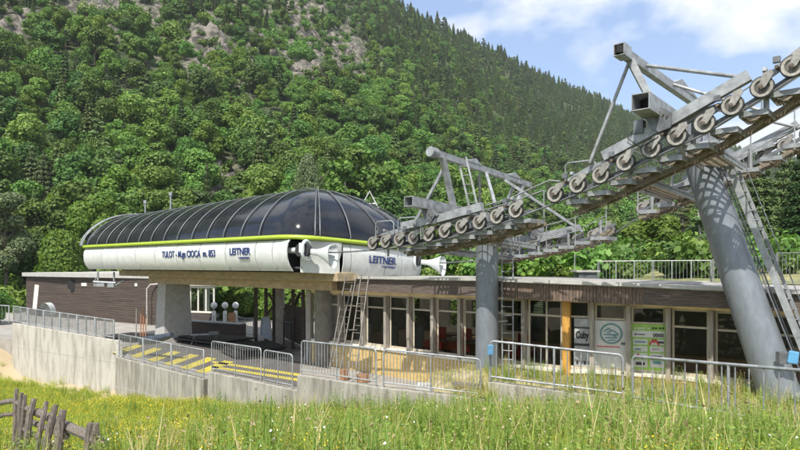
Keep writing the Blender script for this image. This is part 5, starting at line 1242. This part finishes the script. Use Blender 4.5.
# wooden offcuts on the yard
for i,(px,py,w,h,mt,lab) in enumerate([(344,372,.30,.42,'table','brown wooden block standing behind the railing, left of the ladder foot'),(363,374,.45,.30,'table','brown wooden block lying behind the railing, right of the ladder foot')]):
    c=floorpt(px,py+8); o=MB().box(c+Vector((0,0,h/2)),(w,.3,h)).build('wood_block',M[mt],None,bevel=.02); tag(o,lab,'wood block')
def yardz(x,y):
    best=min((p for r in YR for p in r),key=lambda p:(p.x-x)**2+(p.y-y)**2); return best.z
x,y=XY(424,18.6); z=yardz(x,y); 
m=MB(); c=Vector((x,y,z)); vs=[c+Vector((a*.33,b*.25,h)) for a,b,h in((-1,-1,-.1),(1.1,-.9,-.1),(1,1,-.1),(-1,.9,-.1),(-.8,-.7,.52),(.6,-.8,.60),(.9,.7,.42),(-.6,.8,.55))]
m.add(vs,[(3,2,1,0),(4,5,6,7),(0,1,5,4),(1,2,6,5),(2,3,7,6),(3,0,4,7)]); tag(m.build('stone_block',M['concrete_dark'],None,bevel=.08),'grey stone block behind the railing left of the upright tower','stone')
for i,(px,Yd,L_,lab) in enumerate([(415,18.0,1.5,'front dark plank lying behind the railing by the stone block'),(432,18.5,1.3,'rear dark plank lying behind the railing by the stone block'),(470,17.6,.9,'short grey plank lying left of the upright tower foot')]):
    x,y=XY(px,Yd); z=yardz(x,y)+.05; tag(MB().bar((x-L_/2,y+.3,z),(x+L_/2,y-.3,z),.22,.08).build('loose_plank',M['picket'],None,bevel=.01),lab,'plank')

# ------------------------------------------------------------------ picket fence in the foreground
pf=thing('picket_fence','rough weathered wooden picket fence with slanting stakes at the lower left corner','fence',(-6,10.5,-3.4))
def pk(px_t,py_t,px_b,py_b,Yt,Yb,w,name='picket'):
    Yt*=.84;Yb*=.84;w*=.64
    a=P(px_b,py_b,Yb); b=P(px_t,py_t,Yt); g=float(GZ(a.x,a.y))-.15; dirv=(b-a)
    if dirv.z>0: a=b-dirv*((b.z-g)/dirv.z)
    n=7; pts=[a.lerp(b,k/(n-1))+Vector((random.uniform(-.012,.012),random.uniform(-.012,.012),0)) for k in range(n)]
    m=MB(); m.tube(pts,[w*(.55+.05*random.random()+(.04 if k<n-1 else -.1)) for k in range(n)],7); m.build(name,M['picket'],pf,smooth=35)
for q in [(16.5,389,15,418,12.2,12.2,.10),(21,393,18,440,11.9,11.9,.11),(25.5,395,21,440,11.8,11.8,.10),(33,399,25,450,11.3,11.2,.13),(47.5,401,36,450,10.9,10.7,.10),(55,405,45,450,10.6,10.5,.13),(62,410,57,450,10.3,10.2,.16),(90,423,88,452,9.7,9.7,.14),(96,423.5,95,452,9.6,9.6,.13)]: pk(*q)
def rail(a,b,r0,r1):
    a=(a[0],a[1],a[2]*.84);b=(b[0],b[1],b[2]*.84)
    a=P(*a);b=P(*b); n=6; pts=[a.lerp(b,k/(n-1))+Vector((0,0,random.uniform(-.02,.02))) for k in range(n)]
    MB().tube(pts,[(r0+(r1-r0)*k/(n-1))*.72 for k in range(n)],8).build('rail',M['picket'],pf,smooth=35)
rail((12,401,12.4),(40,415,11.3),.05,.07); rail((38,412,11.4),(104,444,9.5),.08,.12); rail((16,414,12.3),(66,437,10.5),.05,.08); rail((20,425,12),(60,452,10.4),.05,.08)
rail((-30,407,13.2),(15,401,12.4),.05,.06); rail((-30,422,13.2),(14,414,12.4),.04,.05)

# ------------------------------------------------------------------ grass, weeds and flowers (stuff)
GM={'grass':leafmat('meadow_grass',(.21,.28,.035),(.44,.47,.10),.35,.2,.02),'dry':leafmat('dry_grass',(.34,.31,.13),(.52,.44,.22),.3,.2,.02),
    'weed':leafmat('weed_leaf',(.13,.21,.035),(.27,.35,.08),.35,.2,.02)}
FM={'y':mat('yellow_petals',(.80,.62,.04),.6,0,.1,9),'w':mat('white_petals',(.72,.70,.64),.6,0,.1,9),'r':mat('reddish_seedheads',(.30,.24,.13),.8,0,.2,9)}
def tuft(name,nb,h,spread,mats_,fl=0,fmat=None,seed=0,leafy=0):
    r=np.random.default_rng(seed); V=[];F=[];MI=[]
    def q(a,b,c,d,mi): 
        k=len(V); V.extend([a,b,c,d]); F.append((k,k+1,k+2,k+3)); MI.append(mi)
    for i in range(nb):
        x,y=r.normal(0,spread,2); a=r.uniform(0,6.28); hh=h*r.uniform(.45,1.1); ln=hh*r.uniform(.15,.5); w=r.uniform(.004,.009); wx,wy=-math.sin(a)*w,math.cos(a)*w
        p0=np.array([x,y,0]); p1=p0+[math.cos(a)*ln*.3,math.sin(a)*ln*.3,hh*.6]; p2=p0+[math.cos(a)*ln,math.sin(a)*ln,hh]; wv=np.array([wx,wy,0])
        q(p0-wv,p0+wv,p1+wv*.8,p1-wv*.8,0); q(p1-wv*.8,p1+wv*.8,p2+wv*.1,p2-wv*.1,0)
    for i in range(leafy):
        x,y=r.normal(0,spread*.6,2); hh=h*r.uniform(.7,1.2); a0=r.uniform(0,6.28)
        q(np.array([x-.005,y,0]),np.array([x+.005,y,0]),np.array([x+.004,y,hh]),np.array([x-.004,y,hh]),0)
        for k in range(14):
            z=hh*(.2+.78*k/14); a=k*2.4; L_=.09*(1.15-z/hh*.7); d=np.array([math.cos(a),math.sin(a),.35]); s=np.array([-math.sin(a),math.cos(a),0])*L_*.28; p=np.array([x,y,z])
            q(p,p+d*L_*.5+s,p+d*L_,p+d*L_*.5-s,0)
    for i in range(fl):
        x,y=r.normal(0,spread*1.1,2); z=h*r.uniform(.55,1.15); s=r.uniform(.008,.016)
        for tz in(0,1):
            u=np.array([s,0,0.3*s]); v=np.array([0,s,.5*s]) if tz==0 else np.array([0,.2*s,s]); p=np.array([x,y,z]); q(p-u,p-v,p+u,p+v,1)
        q(np.array([x-.002,y,0]),np.array([x+.002,y,0]),np.array([x+.002,y,z]),np.array([x-.002,y,z]),0)
    return np_mesh(name,V,F,None,mats=mats_,mi=MI)
tf=[tuft('tuft_a_%d'%i,46,.40,.13,[GM['grass'],FM['y']],seed=i) for i in range(3)]+[tuft('tuft_b_%d'%i,38,.42,.13,[GM['grass'],FM['y']],fl=6,seed=10+i) for i in range(2)]
cG=hidden_collection('grass_protos',tf)
tw=[tuft('weed_a',14,.6,.12,[GM['weed'],FM['y']],seed=21,leafy=6),tuft('weed_b',20,.7,.16,[GM['weed'],FM['w']],fl=2,seed=22,leafy=2),tuft('weed_c',22,.7,.15,[GM['dry'],FM['r']],fl=10,seed=23,leafy=0)]
cW=hidden_collection('weed_protos',tw)
td=[tuft('dry_a',40,.16,.15,[GM['dry'],FM['y']],seed=31),tuft('dry_b',34,.22,.15,[GM['dry'],FM['w']],fl=3,seed=32),tuft('dry_c',30,.22,.15,[GM['grass'],FM['y']],fl=2,seed=33)]
cD=hidden_collection('dry_protos',td)
def inpoly(x,y,poly):
    c=np.zeros(len(x),bool); n=len(poly)
    for i in range(n):
        x1,y1=poly[i]; x2,y2=poly[(i+1)%n]
        with np.errstate(divide='ignore',invalid='ignore'): c^=((y1>y)!=(y2>y))&(x<(x2-x1)*(y-y1)/(y2-y1+1e-12)+x1)
    return c
meadow_poly=[(-40,38),(-23.2,35.2),(-22.6,34.7),(-14.2,29.7),(-13.1,27.6),(-7.3,22.2),(-3.3,19.0),(-.6,16.9),(2.2,15.95),(2.4,15.6),(5.4,14.2),(7.4,9.5),(12,7),(14,3),(-14,3)]
def grassfill(name,n,poly,zf_,coll,pr,lab,cat,smin,smax,hgrow=None,dens=None,bbox=(-34,14,3,37),far=.5):
    u=rng.random(n); y=bbox[2]+(bbox[3]-bbox[2])*u**1.5; x=rng.uniform(-1,1,n)*.74*y+rng.normal(size=n)*.3-0.0
    k=inpoly(x,y,poly)&(x>bbox[0])&(x<bbox[1])
    if dens is not None: k&=rng.random(n)<dens(x,y)
    x,y=x[k],y[k]; z=zf_(x,y); n=len(x); p=pr(x,y); 
    s=rng.uniform(smin,smax,n)*(1+.15*fbm(x,y,1.7,4,2))
    o=scatter(name,np.stack([x,y,z-.02],1),rng.uniform(0,6.28,n),s,p,coll,tilt=rng.normal(size=(n,2))*.08); tag(o,lab,cat,kind='stuff'); return o
bare=lambda x,y: 1-.93*baref(x,y)
grassfill('meadow_grass',60000,meadow_poly,GZ,cG,lambda x,y:np.where(rng.random(len(x))<.45+.6*fbm(x,y,3,7,2)-np.clip((x+1)*.05,-.25,.3),rng.integers(3,5,len(x)),rng.integers(0,3,len(x))),'tall green meadow grass with tiny yellow flowers in the foreground','grass',.55,1.05,dens=bare)
wd_=lambda x,y: np.clip(.22+.75*np.exp(-((x-5.0)/3.4)**2)*(y>7)+.4*np.exp(-((y-17)/4)**2)*(x>-5),0,1)*np.clip((x+9)/5,.12,1)
grassfill('tall_weeds',13000,meadow_poly,GZ,cW,lambda x,y:np.where(x>2.0,rng.choice([0,0,1,2],len(x)),rng.choice([0,0,0,1,2],len(x))),'tall leafy weeds with small white flowers along the railing on the right','weeds',.6,1.25,dens=wd_)
# yard vegetation
yp=np.array([[p.x,p.y,p.z] for r in YR for p in r]); k=rng.integers(0,len(yp),950); pp=yp[k]+np.concatenate([rng.normal(size=(950,2))*.17,np.zeros((950,1))],1)
pp=pp[pp[:,0]>.2]; n=len(pp)
o=scatter('yard_grass',pp,rng.uniform(0,6.28,n),rng.uniform(.4,.85,n),rng.choice([0,0,1,2],n),cD); tag(o,'short dry straw coloured grass in the yard behind the railings','grass',kind='stuff')
k=rng.integers(0,len(yp),900); pp=yp[k]+np.concatenate([rng.normal(size=(900,2))*.2,np.zeros((900,1))],1); pp=pp[(pp[:,0]>1.5)&(rng.random(900)<np.clip((19-pp[:,1])/7,.05,1))]; n=len(pp)
o=scatter('yard_weeds',pp,rng.uniform(0,6.28,n),rng.uniform(.4,.85,n),rng.integers(0,3,n),cW); tag(o,'scattered green weeds growing in the yard around the leaning tower foot','weeds',kind='stuff')

# ------------------------------------------------------------------ light, sky, camera
w=bpy.data.worlds.new('World'); S.world=w; w.use_nodes=True; nt=w.node_tree; nt.nodes.clear(); N=nt.nodes; L=nt.links
sd=Vector((-.20,-.55,.81)).normalized(); el=math.asin(sd.z); az=math.atan2(sd.x,sd.y)
sky=N.new('ShaderNodeTexSky'); sky.sky_type='NISHITA'; sky.sun_disc=False; sky.sun_elevation=el; sky.sun_rotation=az; sky.altitude=850; sky.dust_density=2.2; sky.air_density=1.0
bg=N.new('ShaderNodeBackground'); bg.inputs[1].default_value=.145
tc=N.new('ShaderNodeTexCoord'); mp=N.new('ShaderNodeMapping'); mp.inputs['Scale'].default_value=(1,1,1.9); mp.inputs['Location'].default_value=(3.3,8.8,1.5); L.new(tc.outputs['Generated'],mp.inputs[0])
n=N.new('ShaderNodeTexNoise'); n.inputs['Scale'].default_value=3.1; n.inputs['Detail'].default_value=9; n.inputs['Roughness'].default_value=.52; n.inputs['Distortion'].default_value=.15; L.new(mp.outputs[0],n.inputs[0])
cr=N.new('ShaderNodeValToRGB'); cr.color_ramp.elements[0].position=.42; cr.color_ramp.elements[1].position=.53; cr.color_ramp.elements[0].color=(0,0,0,1); cr.color_ramp.elements[1].color=(1,1,1,1); L.new(n.outputs[0],cr.inputs[0])
n2=N.new('ShaderNodeTexNoise'); n2.inputs['Scale'].default_value=5; n2.inputs['Detail'].default_value=6; L.new(mp.outputs[0],n2.inputs[0])
cc=N.new('ShaderNodeValToRGB'); cc.color_ramp.elements[0].position=.3; cc.color_ramp.elements[1].position=.65; cc.color_ramp.elements[0].color=(4.6,4.9,5.5,1); cc.color_ramp.elements[1].color=(5.8,5.9,6.1,1); L.new(n2.outputs[0],cc.inputs[0])
pale=N.new('ShaderNodeMix'); pale.data_type='RGBA'; pale.inputs[0].default_value=.35; pale.inputs[7].default_value=(3.0,4.1,6.2,1); L.new(sky.outputs[0],pale.inputs[6])
mx=N.new('ShaderNodeMix'); mx.data_type='RGBA'; L.new(cr.outputs[0],mx.inputs[0]); L.new(pale.outputs[2],mx.inputs[6]); L.new(cc.outputs[0],mx.inputs[7])
L.new(mx.outputs[2],bg.inputs[0]); out=N.new('ShaderNodeOutputWorld'); L.new(bg.outputs[0],out.inputs[0])
sl=bpy.data.lights.new('sun','SUN'); sl.energy=4.8; sl.angle=R(.5); sl.color=(1,.95,.87); so=bpy.data.objects.new('sun',sl); COL.objects.link(so); so.rotation_euler=sd.to_track_quat('Z','Y').to_euler()
cam=bpy.data.cameras.new('camera'); cam.sensor_width=36; cam.lens=27; cam.shift_y=.05; cam.clip_end=6000; cam.clip_start=.05
co=bpy.data.objects.new('camera',cam); COL.objects.link(co); co.rotation_euler=(math.pi/2,0,0); S.camera=co
S.render.engine='CYCLES'; S.cycles.max_bounces=6; S.cycles.transparent_max_bounces=12
S.view_settings.view_transform='Standard'; S.view_settings.look='None'; S.view_settings.exposure=.5; S.view_settings.gamma=1
S.view_settings.use_curve_mapping=False
# the air between here and the mountain
hz,nt_,out_=newmat('haze_air'); pv=nt_.nodes.new('ShaderNodeVolumePrincipled'); pv.inputs['Density'].default_value=.00020; pv.inputs['Color'].default_value=(.86,.92,1,1); pv.inputs['Anisotropy'].default_value=.2; nt_.links.new(pv.outputs[0],out_.inputs['Volume'])
o=MB().box((0,600,120),(2900,1900,266)).build('haze',hz,None); o['kind']='stuff'; tag(o,'thin bluish haze in the valley air between the camera and the mountain','haze')
try: hz.cycles.homogeneous_volume=True
except Exception: pass
S.cycles.volume_bounces=0
